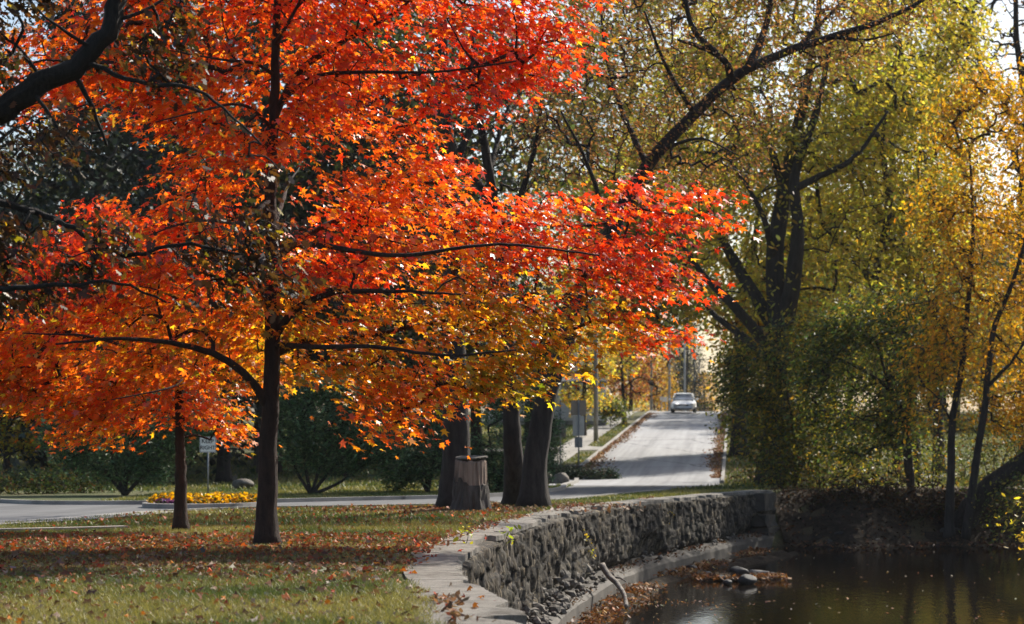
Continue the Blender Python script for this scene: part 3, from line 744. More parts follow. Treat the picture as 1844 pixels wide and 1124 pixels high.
tree('spreading_tree', 'big tree with many dark stems fanning out and olive green leaves across the water', br, stems,
     [dict(cl=cl, n=30, sp=(.5, .30), size=.19, pal=YG + YGL[:2], templ=OVAL, droop=.5, tilt=.9, jit=.3)], M['dark_bark'], rt=.012, seg=.6, rmax=.09, bow=.16, wob=.1, kt=3)
DR2 = 72.0; b_ = base_at(1640, DR2)
cl, pp = crown_pts([(1440, 420), (1470, 200), (1540, 40), (1640, -80), (1750, 20), (1780, 180), (1730, 330), (1700, 450), (1620, 560), (1520, 560)], 720, DR2, 3.0, .9, .45, 30, 52)
tree('forked_tree', 'olive yellow tree with a forked trunk leaning left behind the dark shrubs', b_,
     [(np.array([b_] + PX([(1640, 780), (1620, 620), (1572, 512), (1520, 440), (1485, 408), (1470, 330)], DR2)), .36, .07), (PX([(1622, 630), (1665, 480, 73), (1680, 330, 73.5), (1690, 150, 74)], DR2), .26, .05), (PX([(1572, 512), (1600, 380, 71), (1590, 250, 70), (1620, 100, 70)], DR2), .2, .05)],
     [dict(cl=cl, n=26, sp=(.5, .30), size=.20, pal=YG[:2] + YGL[:2] + [((.34, .26, .02), 3)], templ=OVAL, droop=.5, tilt=.9, jit=.3)], M['dark_bark'], rt=.012, seg=.6, rmax=.08, wob=.1, kt=3)
for (px, d, poly, lab, pal, sd, n) in [
        (1600, 98, [(1450, 260), (1480, 60), (1560, -120), (1720, -120), (1780, 100), (1760, 300), (1640, 420), (1500, 400)], 'pale yellow green tree behind the olive tree at the upper right', YGL, 53, 950),
        (958, 104, [(950, 340), (960, 120), (1030, -40), (1120, -120), (1250, -80), (1330, 100), (1330, 330), (1240, 480), (1120, 450), (1010, 420)], 'yellow olive tree behind the rusty twigs at the top middle', YGL[:2] + YG[:2], 54, 1300),
        (972, 88, [(1050, 340), (1180, 290), (1250, 400), (1262, 540), (1215, 600), (1120, 600), (1050, 500)], 'olive tree showing behind the right tip of the maple crown', YG, 56, 520),
        (1330, 92, [(1190, 420), (1270, 240), (1400, 200), (1500, 300), (1520, 520), (1450, 620), (1340, 640), (1280, 600), (1240, 540)], 'yellow leaved tree seen between the fanning dark stems', GOLD[:1] + YGL, 55, 700)]:
    b_ = base_at(px, d); cl, pp = crown_pts(poly, n, d, 4.0, .9, .40, 28, sd)
    ys = [p[1] for p in poly]; cx = sum(p[0] for p in poly) / len(poly); cyy = sum(ys) / len(ys)
    tree('autumn_tree', lab, b_, [(np.array([b_] + PX([(px, 700), ((px + cx) / 2, 500), (cx, cyy), (cx + 20, min(ys) + 60)], d)), .40, .05), (PX([((px + cx) / 2, 500), (cx - 70, cyy, d + 1), (cx - 90, cyy - 120, d + 2)], d), .2, .05), (PX([((px + cx) / 2, 520), (cx + 70, cyy + 20, d - 1), (cx + 100, cyy - 90, d - 2)], d), .2, .05)],
         [dict(cl=cl, n=24, sp=(.65, .42), size=.27, pal=pal, templ=OVAL, droop=.5, tilt=.9, jit=.3)], M['dark_bark'], rt=.014, seg=.8, rmax=.09, kt=3)

DY = 58.5; b_ = base_at(1735, DY)
cl, pp = crown_pts([(1650, 300), (1700, 170), (1760, 110), (1860, 160), (1960, 300), (1980, 600), (1940, 780), (1860, 790), (1780, 760), (1740, 690), (1690, 760), (1620, 745), (1640, 640), (1600, 560), (1680, 480)], 900, DY, 2.8, .9, .46, 45, 61)
tree('golden_tree', 'slim golden leaved tree with two wavy dark stems on the river bank', b_,
     [(np.array([base_at(1708, DY)] + PX([(1712, 850), (1715, 760), (1735, 640), (1742, 560), (1752, 420), (1745, 260)], DY)), .15, .03), (np.array([base_at(1738, 58.4)] + PX([(1755, 850, 58.2), (1772, 740, 58), (1783, 640, 58), (1790, 590, 58), (1815, 530, 57.6), (1850, 420, 57.4), (1860, 260, 57.4)], DY)), .14, .03),
      (PX([(1775, 700, 58), (1830, 640, 57.5), (1870, 560, 57)], DY), .07, .02), (PX([(1735, 640), (1680, 560, 59), (1660, 480, 59.4)], DY), .06, .02), (PX([(1790, 600, 58), (1850, 660, 58.8), (1900, 700, 59)], DY), .05, .015), (PX([(1715, 760), (1670, 700, 58), (1650, 690, 58)], DY), .04, .012)],
     [dict(cl=cl, n=24, sp=(.38, .3), size=.13, pal=GOLD, templ=OVAL, droop=.6, tilt=.9, jit=.28)], M['dark_bark'], rt=.008, seg=.45, rmax=.05, wob=.1, bow=.2, kt=3)
b_ = base_at(1900, 64); cl, pp = crown_pts([(1790, 480), (1800, 250), (1850, 120), (1960, 140), (2060, 300), (2060, 700), (1960, 800), (1850, 780), (1820, 640)], 600, 64, 3.0, .9, .4, 60, 62)
tree('golden_tree', 'golden tree at the right edge behind the slim golden one', b_, [(np.array([b_] + PX([(1905, 700), (1890, 500), (1900, 250)], 64)), .2, .04), (PX([(1895, 560), (1850, 420, 63.6), (1830, 260, 63)], 64), .1, .03)],
     [dict(cl=cl, n=22, sp=(.45, .35), size=.15, pal=GOLD, templ=OVAL, droop=.6, tilt=.9, jit=.28)], M['dark_bark'], rt=.01, seg=.5, rmax=.05, kt=3)
b_ = base_at(1722, 59.2); b_ = (b_[0], b_[1], b_[2] - .35)
tree('leaning_tree', 'thick bare dark trunk leaning steeply right over the water at the far bank', b_, [(np.array([b_] + PX([(1768, 890, 58.8), (1844, 832, 58.3), (1960, 750, 58), (2060, 660, 58), (2120, 540, 58)], 58)), .36, .2), (PX([(2060, 660, 58), (2080, 500, 57), (2060, 400, 56)], 58), .15, .05)],
     [dict(cl=crown_pts([(1980, 560), (2040, 300), (2200, 300), (2260, 520), (2120, 640)], 200, 58, 2.5)[0], n=16, sp=(.5, .4), size=.15, pal=YG, templ=OVAL)], M['dark_bark'], rt=.01, seg=.6, kt=3)
b_ = base_at(1850, 80); cl, pp = crown_pts([(1680, 60), (1690, -120), (1800, -200), (1950, -150), (1960, 200), (1840, 260), (1760, 230), (1710, 150)], 750, 80, 4.0, .9, .2, 50, 63)
tree('bare_tree', 'brown bare branched tree against the sky in the upper right corner', b_, [(np.array([b_] + PX([(1855, 600), (1840, 400), (1850, 220), (1830, 60), (1835, -120)], 80)), .4, .06), (PX([(1848, 240), (1800, 180, 79), (1760, 100, 78), (1740, 10, 78)], 80), .16, .04), (PX([(1845, 330), (1790, 230, 80.6), (1750, 230, 81)], 80), .14, .04), (PX([(1845, 130), (1880, 40, 80), (1890, -60, 80)], 80), .14, .04)],
     [dict(cl=cl, n=3, sp=(.35, .3), size=.13, pal=RUST, templ=OVAL)], M['dark_bark'], rt=.014, seg=.5, rmax=.08, bow=.2, kt=3, pw=.38)

def shrub(name, label, px, d, poly, n, nl, size, pal, maxT, stems, templ=OVAL, sp=(.35, .28), bark='dark_bark', mat='leaf', seed=1, gap=.35, gsc=40, r=.07, cat='shrub', group=None, jit=.3, droop=.3, seg=.4):
    b_ = base_at(px, d); cl, pp = crown_pts(poly, n, d, maxT, .9, gap, gsc, seed)
    L = [(np.array([b_] + PX(s, d)), r, r * .3) for s in stems]
    return tree(name, label, b_, L, [dict(cl=cl, n=nl, sp=sp, size=size, pal=pal, templ=templ, tilt=1.0, jit=jit, droop=droop)], M[bark], cat=cat, group=group, rt=.007, seg=seg, rmax=r * .6, kt=3, leafmat=mat)

shrub('tall_shrub', 'tall dark green shrub with yellowing leaves right beside the road edge', 1432, 64, [(1286, 715), (1312, 690), (1296, 640), (1335, 625), (1345, 585), (1420, 575), (1450, 545), (1500, 600), (1490, 650), (1535, 700), (1500, 760), (1510, 810), (1455, 835), (1440, 865), (1400, 845), (1385, 862), (1360, 815), (1325, 790), (1335, 755), (1300, 750)], 660, 21, .14, DKG + UND[1:3], 2.4,
      [[(1430, 800), (1410, 680), (1390, 620)], [(1440, 780), (1460, 680), (1470, 620)], [(1415, 800), (1370, 720), (1330, 690)]], seed=71, gap=.42, gsc=28)
shrub('tall_shrub', 'wide dark shrub with a bent stem overhanging the shaded river bank', 1642, 61, [(1440, 640), (1470, 570), (1560, 530), (1680, 530), (1735, 590), (1720, 690), (1660, 740), (1640, 800), (1590, 810), (1520, 835), (1470, 800)], 920, 21, .13, DKG, 2.0,
      [[(1635, 800), (1622, 740), (1600, 690), (1580, 620)], [(1630, 780), (1660, 650), (1690, 600)], [(1600, 700), (1540, 660), (1490, 640)]], seed=72, r=.12, gap=.38, gsc=30)
for i, (px, d, w, h, lab) in enumerate([(1475, 63.5, 70, 75, 'low yellow green bush at the foot of the tall dark shrub'), (1545, 62.5, 60, 60, 'low bush of thin yellowing stems on the bank in front of the lit lawn'), (1600, 64.5, 55, 70, 'small leafy bush just left of the bent stem'),
                                        (1680, 63, 60, 70, 'low bush between the bent stem and the golden stems'), (1790, 61, 70, 110, 'tangled yellow green bush behind the leaning trunk'), (1405, 62.5, 55, 55, 'low brownish bush at the end of the stone wall'), (1850, 60, 60, 120, 'yellow green bush below the leaning trunk at the right edge')]):
    yb = 742 + (ZC - base_at(px, d)[2]) / d * FPX; h *= 1.3; w *= 1.1
    shrub('bush', lab, px, d, [(px - w, yb - h * .3), (px - w * .8, yb - h * .8), (px - w * .2, yb - h * 1.15), (px + w * .4, yb - h), (px + w, yb - h * .6), (px + w * .9, yb - 3), (px - w * .8, yb - 3)], 100, 14, .11, UND + DKG[:2], 1.0,
          [[(px - w * .4, yb - h * .8)], [(px + w * .4, yb - h * .8)], [(px, yb - h)]], seed=80 + i, r=.025, gap=.38, gsc=25)
shrub('hedge', 'long dark hedge closing the far side of the lit lawn on the right', 1700, 116, [(1430, 808), (1440, 745), (1560, 735), (1700, 748), (1850, 730), (1990, 740), (1990, 812)], 520, 22, .22, DKG[:2] + YG[:2] + GOLD[:1], 1.6, [[(1640, 770), (1560, 765), (1470, 770)], [(1760, 770), (1860, 760), (1960, 770)]], seed=88, sp=(.55, .4), gap=.3, gsc=30, r=.08, seg=.9, cat='hedge')
shrub('bush', 'dark leafy bush hanging over the water at the right edge', 1860, 57.5, [(1775, 960), (1790, 880), (1840, 830), (1930, 820), (1960, 900), (1940, 975)], 170, 14, .11, DKG, 1.0, [[(1850, 900), (1820, 880)], [(1870, 890), (1900, 860)]], seed=89, r=.03, gap=.35, gsc=25)
shrub('tall_shrub', 'dark leafy shrub further up the road edge behind the tall one', 1372, 94, [(1296, 700), (1300, 630), (1345, 585), (1425, 600), (1440, 720), (1405, 790), (1345, 792), (1308, 755)], 420, 22, .19, DKG, 2.2, [[(1370, 720), (1350, 650)], [(1378, 730), (1400, 650)]], seed=90, r=.09, sp=(.4, .3), gap=.3)
# dark tangle on the bank edge
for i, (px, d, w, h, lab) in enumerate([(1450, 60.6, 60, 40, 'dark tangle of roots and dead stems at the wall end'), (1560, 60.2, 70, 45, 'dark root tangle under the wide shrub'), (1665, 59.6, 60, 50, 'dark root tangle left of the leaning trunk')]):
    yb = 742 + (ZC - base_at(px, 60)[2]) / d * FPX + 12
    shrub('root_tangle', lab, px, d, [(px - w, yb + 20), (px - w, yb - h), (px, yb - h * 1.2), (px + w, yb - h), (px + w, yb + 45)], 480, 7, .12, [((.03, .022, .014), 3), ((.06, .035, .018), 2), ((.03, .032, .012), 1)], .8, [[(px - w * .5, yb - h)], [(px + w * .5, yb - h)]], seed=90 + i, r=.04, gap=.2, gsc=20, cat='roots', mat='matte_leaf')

# background wood on the right and beyond the lawn
def wood_tree(seed, h, rad, pal, size, n, nl, trunk_r, cone=False, mat='leaf'):
    rs = np.random.RandomState(seed)
    root = thing('background_tree', '', 'tree', (0, 0, 0))
    g = Geo(); pts = [(0, 0, -.3), (.1, .05, h * .25), (-.1, .1, h * .55), (.05, 0, h * .93)]
    c = spline(pts, 14); g.tube(c, np.linspace(trunk_r * 1.2, .04, 14), 8)
    lim = [c[3:]]
    for q_ in range(7):
        a = q_ * 2.4; z = h * (.3 + .07 * q_); s = spline([(0, 0, z), (math.cos(a) * rad * .4, math.sin(a) * rad * .4, z + h * .1), (math.cos(a) * rad * .8, math.sin(a) * rad * .8, z + h * .16)], 7)
        g.tube(s, np.linspace(trunk_r * .4, .03, 7), 5); lim.append(s)
    u = rs.rand(n); a = rs.rand(n) * 2 * math.pi; rr = np.sqrt(rs.rand(n) * .75 + .25)
    if cone: z = h * (.06 + .94 * u ** 1.3); R_ = rad * (1 - z / h) ** .8 + .1
    else: z = h * (.22 + .80 * u); R_ = rad * np.sqrt(np.clip(1 - ((z / h - .6) / .45) ** 2, .02, 1))
    R_ = R_ * (.7 + .5 * vnoise(a * 1.2, z * .6, seed))
    cl = np.c_[np.cos(a) * R_ * rr, np.sin(a) * R_ * rr, z]
    cl = cl[fbm(cl[:, 0] * .6 + 9, cl[:, 2] * .6, seed) > .38]
    v, f = grow(np.concatenate(lim), cl, 1.0, .016, .4, .09, .15, 3)
    link('trunk', wood_mesh(g, v, f, np.zeros(3)), M['dark_bark'], root)
    cen = np.repeat(cl, nl, axis=0) + R.randn(len(cl) * nl, 3) * np.array([.6, .6, .42])
    link('crown', leaves('crown', cen, size, pick(len(cen), pal, .3) * np.repeat(np.exp(R.randn(len(cl), 1) * .2), nl, axis=0), RHOMB if size > .2 else OVAL, .5, .9, .3), M[mat], root)
    return root
def place(proto, used, px, d, s, rz, label, group=None, sink=0.0):
    o = proto if not used else copy_tree(proto)
    x, y, z = base_at(px, d); o.location = (x, y, z - sink); o.rotation_euler = (0, 0, rz); o.scale = (s, s, s)
    tag(o, label, 'tree', group)
    if 'group' in o and not group: del o['group']
    return o
protos = {'dark': wood_tree(1, 14, 4.4, [((.035, .05, .02), 3), ((.055, .07, .022), 3), ((.09, .085, .025), 1), ((.14, .10, .03), .7)], .26, 620, 16, .32),
          'spruce': wood_tree(2, 16, 3.6, [((.012, .02, .012), 3), ((.022, .034, .018), 3), ((.035, .045, .022), 1)], .24, 800, 16, .28, True, 'needle'),
          'yellow': wood_tree(3, 12, 3.8, YGL + GOLD[:1], .28, 520, 15, .26), 'gold': wood_tree(4, 11, 3.4, GOLD, .28, 480, 15, .24),
          'orange': wood_tree(5, 10, 3.2, [((.42, .13, .03), 3), ((.32, .09, .03), 3), ((.45, .2, .03), 1)], .28, 440, 14, .22), 'olive': wood_tree(6, 14, 4.6, YG, .28, 620, 16, .32)}
cnt = {k_: 0 for k_ in protos}
GW = 'trees of the dark wood behind the shrubs'
spots = []
for px, d, s in [(-120, 92, 1.0), (60, 86, .95), (330, 90, 1.1), (470, 84, .9), (560, 94, 1.1), (660, 86, .85), (770, 96, 1.15), (860, 90, .8), (200, 100, 1.2), (700, 112, 1.3), (400, 112, 1.3), (484, 80, 1.5), (615, 78, 1.45), (800, 82, 1.35)]:
    spots.append(('dark', px, d, s, 'dark leafy tree in the wood behind the evergreen shrubs', GW))
spots += [('spruce', 130, 66, 1.05, 'dark spruce showing in the gap at the left of the maple', None), ('spruce', 255, 72, 1.1, 'dark spruce right of the gap behind the young maple', None), ('spruce', 640, 82, 1.15, 'grey green spruce behind the middle of the maple crown', None), ('spruce', -60, 74, 1.1, 'dark spruce at the far left edge', None),
          ('yellow', 12, 65, .5, 'yellow green tree at the lower left edge behind the low brush', None), ('yellow', 80, 68, .45, 'small yellow green tree right of the one at the lower left edge', None),
          ('olive', 1500, 140, 1.1, 'olive tree far beyond the lit lawn behind the wide dark shrub', None), ('olive', 1640, 150, 1.2, 'olive tree far beyond the lit lawn behind the bent stem', None), ('gold', 1720, 135, 1.15, 'golden tree far beyond the lawn behind the golden stems', None), ('gold', 1850, 140, 1.2, 'golden tree beyond the lawn at the right edge', None), ('olive', 1420, 150, 1.0, 'olive tree beyond the tall shrub at the roadside', None),
          ('olive', 1530, 122, .7, 'low olive tree beyond the lawn left of the bent stem', None), ('dark', 1610, 128, .75, 'dark round tree beyond the lawn behind the bent stem', None), ('olive', 1700, 124, .72, 'low olive tree beyond the lawn right of the dark lawn trunk', None), ('yellow', 1770, 120, .72, 'yellow tree beyond the lawn behind the golden stems', None), ('dark', 1840, 126, .8, 'dark tree beyond the lawn at the right edge', None), ('dark', 1450, 130, .75, 'dark tree beyond the lawn behind the tall shrub', None),
          ('yellow', 1590, 132, 1.0, 'tall yellow tree beyond the lawn between the forked and the golden tree', None), ('gold', 1790, 150, 1.35, 'tall golden tree far beyond the lawn at the right', None), ('olive', 1680, 165, 1.3, 'tall olive tree farthest beyond the lawn', None),
          ('yellow', 1052, 112, .58, 'small yellow tree on the lawn in front of the white house', None),
          ('orange', 1135, 172, .8, 'orange tree left of the road top beyond the thin dark street tree', None), ('yellow', 1128, 205, .85, 'yellow tree behind the orange tree at the road top', None), ('gold', 1178, 240, .75, 'golden tree just left of the far grey poles', None), ('spruce', 1236, 250, .95, 'tall green conifer behind the car', None), ('gold', 1268, 300, .7, 'narrow golden tree right of the car at the road end', None),
          ('olive', 1085, 150, .95, 'olive tree behind the white house', None), ('yellow', 1030, 165, 1.0, 'yellow tree rising left of the house roof', None), ('dark', 1440, 170, 1.0, 'dark tree on the right of the far road', None), ('olive', 1205, 330, 1.0, 'pale olive tree at the very end of the road', None), ('dark', 1480, 165, .9, 'dark tree beyond the roadside shrub', None)]
for kx, px, d, s, lab, gr in spots:
    place(protos[kx], cnt[kx] > 0, px, d, s, R.rand() * 6, lab, gr, .1); cnt[kx] += 1

# two dark trunks on the lawn to the right, one behind the flower bed
for px, d, h, lab in [(1618, 76, 7, 'dark straight trunk standing on the lit lawn beyond the bent stem'), (1690, 80, 8, 'dark trunk on the lawn left of the slim golden stems'), (402, 71, 7, 'dark trunk on the lit lawn behind the keep right sign')]:
    b_ = np.array(base_at(px, d)); cl = b_ + np.array([0, 0, h]) + R.randn(160, 3) * np.array([1.6, 1.6, 1.1])
    tree('lawn_tree', lab, b_, [(np.array([b_, b_ + (0, 0, h * .4), b_ + (.15, .1, h * .7), b_ + (0, 0, h * 1.1)]), .27, .08)], [dict(cl=cl, n=16, sp=(.45, .3), size=.17, pal=DKG + YG[:1], templ=OVAL)], M['dark_bark'], rt=.01, seg=.6, kt=3)

# ------------------------------------------------------------------ evergreen shrubs across the side road
EVG = [((.07, .13, .055), 4), ((.10, .18, .075), 3), ((.16, .25, .10), 2), ((.045, .075, .035), 2)]
def ever(label, px, d, poly, n, stems, seed, T=1.9, r=.06, pal=EVG):
    return shrub('evergreen_shrub', label, px, d, poly, n, 26, .13, pal, T, stems, NEEDLE, (.16, .14), 'dark_bark', 'needle', seed, .3, 32, r, 'shrub', None, .3, -.3, .4)
ever('broad dark evergreen shrub with splayed bare stems left of the young maple trunk', 225, 54, [(82, 800), (80, 750), (130, 715), (200, 690), (320, 690), (410, 730), (410, 775), (350, 800), (320, 830), (290, 860), (180, 860), (130, 840)], 1150,
     [[(190, 850), (150, 790)], [(205, 840), (200, 760)], [(232, 840), (250, 760)], [(262, 850), (300, 790), (330, 740)], [(225, 850), (225, 780)]], 101)
ever('rounded dark green evergreen with slender dark stems right of the maple trunk', 560, 55, [(505, 800), (500, 720), (540, 675), (600, 668), (660, 700), (700, 750), (728, 800), (715, 850), (660, 845), (600, 850), (560, 840), (520, 830)], 1200,
     [[(535, 850), (515, 790)], [(550, 840), (550, 760)], [(575, 845), (600, 770)], [(585, 860), (640, 800)], [(600, 875), (680, 820)]], 102)
ever('dark evergreen filling the gap between the rounded one and the trunk behind the stump', 770, 57, [(690, 860), (705, 780), (745, 740), (800, 735), (830, 780), (830, 875), (710, 885)], 520, [[(760, 800)], [(790, 780)], [(740, 820)]], 103)
ever('tall dark evergreen filling the gap behind the two big trunks', 895, 58, [(840, 880), (840, 740), (880, 680), (960, 670), (1000, 720), (1006, 800), (985, 850), (960, 885)], 620, [[(880, 780)], [(920, 760)], [(960, 800)]], 104)
ever('low dark evergreen at the far left behind the brush', 60, 62, [(-60, 885), (-60, 862), (20, 850), (110, 852), (150, 865), (140, 888)], 160, [[(40, 862)], [(90, 865)]], 105)
for i, (px, d, w, h, lab) in enumerate([(20, 55, 60, 36, 'low weedy brush at the left edge beside the side road'), (95, 56, 50, 34, 'low brush with yellow leaves left of the broad evergreen'), (150, 57, 45, 30, 'small weedy clump right under the broad evergreen')]):
    yb = 742 + (ZC - base_at(px, d)[2]) / d * FPX
    shrub('bush', lab, px, d, [(px - w, yb - 3), (px - w * .7, yb - h * .8), (px, yb - h), (px + w * .7, yb - h * .7), (px + w, yb - 3)], 90, 13, .10, [((.05, .075, .022), 4), ((.035, .05, .016), 3), ((.12, .10, .025), 1), ((.09, .05, .02), 1)], 1.0, [[(px, yb - h * .8)], [(px + w * .4, yb - h * .6)]], seed=110 + i, r=.015, gap=.35, gsc=20, mat='matte_leaf')

# ------------------------------------------------------------------ stone retaining wall
d_s = np.arange(6, 59.6, .02); xy = np.c_[wallX(d_s), d_s]
s_len = np.r_[0, np.cumsum(np.linalg.norm(np.diff(xy, axis=0), axis=1))]
STEP = .05; s_q = np.arange(0, s_len[-1], STEP); wx = np.interp(s_q, s_len, xy[:, 0]); wd = np.interp(s_q, s_len, xy[:, 1])
tx = np.gradient(wx); ty = np.gradient(wd); ln = np.hypot(tx, ty); nx, ny = ty / ln, -tx / ln      # outward, towards the water
wr = thing('retaining_wall', 'long curved rubble stone river wall with a concrete top edge', 'wall', (0.2, 30, float(G(0, 30))))
wo = np.array(wr.location)
zt = G(wx, wd) - .02; zb = .35
NZ = 46
tt = np.linspace(0, 1, NZ)
SS, TT = np.meshgrid(s_q, tt, indexing='ij')
ZZ = zt[:, None] * (1 - TT) + zb * TT
hh = (zt[:, None] - ZZ)
def cells(u, v, seed):
    iu, iv = np.floor(u), np.floor(v); f1 = np.full(u.shape, 9.0); f2 = f1.copy(); ida = np.zeros(u.shape); 
    for du in (-1, 0, 1):
        for dv in (-1, 0, 1):
            a, b = iu + du, iv + dv; jx = a + .08 + .84 * hsh(a, b, seed); jy = b + .12 + .76 * hsh(a, b, seed + 1)
            dd = np.maximum(np.abs(u - jx), np.abs(v - jy)) * .6 + np.hypot(u - jx, v - jy) * .4; idn = hsh(a, b, seed + 2)
            m1 = dd < f1; f2 = np.where(m1, f1, np.minimum(f2, dd)); ida = np.where(m1, idn, ida); f1 = np.where(m1, dd, f1)
    return f1, f2, ida
wu = SS / .31 + .5 * (fbm(SS * 2.5, hh * 2.5, 5) - .5); wv = hh / .18 + .7 * (fbm(SS * 1.5, hh * 2, 6) - .5)
f1, f2, cid = cells(wu, wv, 23); edge = f2 - f1
disp = .045 * np.clip(edge / .10, 0, 1) ** .6 + .07 * (cid - .45) * np.clip(edge / .10, 0, 1) + .16 * (fbm(SS * 9, hh * 1.8, 14) - .5) + .07 * (vnoise(SS * 15, hh * 3.2, 15) - .5)
big = fbm(SS * .35, hh * .6, 16)
disp -= .30 * sstep(.55, .75, big) * sstep(.5, 1.1, hh)
disp -= .25 * sstep(.80, .97, TT) * (.4 + vnoise(SS * .8, SS * 0, 17))
disp += .10 * TT * (0.4 + 1.2 * vnoise(SS * .6, SS * 0, 18))
disp[:, 0] = -.30; disp[:, 1] = np.minimum(disp[:, 1], .0)
WV = np.stack([wx[:, None] + nx[:, None] * disp, wd[:, None] + ny[:, None] * disp, ZZ], -1).reshape(-1, 3)
ii = np.arange(len(s_q) * NZ).reshape(len(s_q), NZ)
q = np.stack([ii[:-1, :-1], ii[:-1, 1:], ii[1:, 1:], ii[1:, :-1]], -1).reshape(-1, 4)
tn = (.35 + 1.15 * ((cid * 7.3) % 1) ** 1.5)[:-1, :-1].reshape(-1, 1) * (np.array([[.92, .82, .68]]) + .22 * np.stack([((cid * 13.7) % 1 - .5), ((cid * 13.7) % 1 - .5) * .6, -((cid * 13.7) % 1 - .5) * .5], -1)[:-1, :-1].reshape(-1, 3))
tn = tn * np.where(edge[:-1, :-1].reshape(-1, 1) < .07, .22, 1.0)
link('stone_face', mesh_np('stone_face', WV - wo, q.ravel(), np.arange(0, len(q) * 4, 4), False, np.clip(tn, 0, 1.6)), M['stone'], wr)
# coping slabs: broken outer edge, open joints
g = Geo(); s0 = 0; rr_ = np.random.RandomState(5); first = True
def wat(s, o):
    i = min(int(s / STEP), len(s_q) - 1); return wx[i] + nx[i] * o, wd[i] + ny[i] * o
while s0 < s_q[-1] - .3:
    L = rr_.uniform(1.7, 3.2); s1 = min(s0 + L, s_q[-1]); a0, b0 = s0 + .012, s1 - .012
    ou0 = .05 + rr_.uniform(-.025, .025); hz = .025 + rr_.uniform(-.006, .006); ns = 34
    dn = float(wat(s0, 0)[1])
    inn = -.66 + .08 * rr_.rand() + (.28 if 21 < dn < 27 else 0) * 0 - (.2 if dn < 19 else 0)
    us = np.linspace(a0, b0, ns); top = []; 
    chip = [(-.16 * max(0, vnoise(u * 2.1, 0, 33) - .55) * 4 + .05 * (vnoise(u * 9, 0, 34) - .5) - .22 * max(0, vnoise(u * 1.7, 3, 36) - .6) * (2.5 if dn < 28 else .6)) for u in us]
    n0 = g.n
    for u, c_ in zip(us, chip):
        for o in (inn + .04 * (vnoise(u * 3, 1, 35) - .5), inn * .5, ou0 + c_ - .03, ou0 + c_):
            x, y = wat(u, o); z = float(G(x, y)) + hz - (.012 if o > 0 else 0); top.append((x, y, z))
    bot = [(x, y, z - .075) for x, y, z in top]
    fs = []
    for i in range(ns - 1):
        for j in range(3): fs.append([i * 4 + j, (i + 1) * 4 + j, (i + 1) * 4 + j + 1, i * 4 + j + 1][::-1])
        fs.append([i * 4 + 3, (i + 1) * 4 + 3, ns * 4 + (i + 1) * 4 + 3, ns * 4 + i * 4 + 3][::-1])
        fs.append([i * 4, ns * 4 + i * 4, ns * 4 + (i + 1) * 4, (i + 1) * 4][::-1])
    for e in (0, ns - 1):
        for j in range(3): fs.append([e * 4 + j, e * 4 + j + 1, ns * 4 + e * 4 + j + 1, ns * 4 + e * 4 + j])
    g.add(top + bot, fs); s0 = s1
link('coping', g.mesh('coping', False, wo), M['coping'], wr)
# concrete footing at the waterline
g = Geo()
prof = [(-.3, .50), (.28, .46), (.42, .41), (.48, .34), (.54, -.25)]
sel = np.arange(0, len(s_q), 6)
def ffn(i, j):
    o, z = prof[j]; o = o + .05 * (vnoise(s_q[i] * 1.3, j, 41) - .5); z = z + .03 * (vnoise(s_q[i] * 2, j * 3, 42) - .5); return (wx[i] + nx[i] * o, wd[i] + ny[i] * o, z)
g.grid(ffn, list(sel), range(5))
link('footing', g.mesh('footing', False, wo), M['footing'], wr)
# rubble fallen on the footing
def rock_arrays(seed, sub=2, rough=.3):
    bm = bmesh.new(); bmesh.ops.create_icosphere(bm, subdivisions=sub, radius=1)
    rs = np.random.RandomState(seed); dirs = rs.randn(7, 3); dirs /= np.linalg.norm(dirs, axis=1)[:, None]; offs_ = rs.uniform(.55, .95, 7)
    for v in bm.verts:
        p = np.array(v.co)
        for dr, o_ in zip(dirs, offs_):
            e = p @ dr - o_
            if e > 0: p = p - dr * e * .85
        p = p * (1 + rough * .25 * (rs.rand() - .5)); v.co = p
    vs = [tuple(v.co) for v in bm.verts]; bm.verts.index_update(); fs = [[v.index for v in f.verts] for f in bm.faces]; bm.free(); return np.array(vs), fs
g = Geo()
for i in range(800):
    s_ = R.rand() ** 1.0 * (s_q[-1] - 16) + 12; o = .05 + R.rand() ** 1.5 * .42; i_ = int(s_ / STEP)
    dens = vnoise(s_ * .35, 0, 44)
    near = wd[i_] < 42
    if R.rand() > (dens * 1.9 if near else dens * .22): continue
    x, y = wat(s_, o); v, f = rock_arrays(R.randint(1000), 1, 1.6)
    sc_ = R.uniform(.025, .06) * R.uniform(1, 2.6) * (1 if near else .7); v = v * sc_ * np.array([1, 1, .8]) @ np.array(Matrix.Rotation(R.rand() * 6, 3, 'Z'))
    g.add(v + np.array([x, y, .50 + (.45 - o) * R.rand() * 1.1 * (1 if near else .4)]), f)
rb = link('rubble', g.mesh('rubble', False, wo), M['rock'], wr); tag(rb, kind='stuff')
at = rb.data.attributes.new('tint', 'FLOAT_COLOR', 'FACE'); at.data.foreach_set('color', np.ones(len(rb.data.polygons) * 4, np.float32))
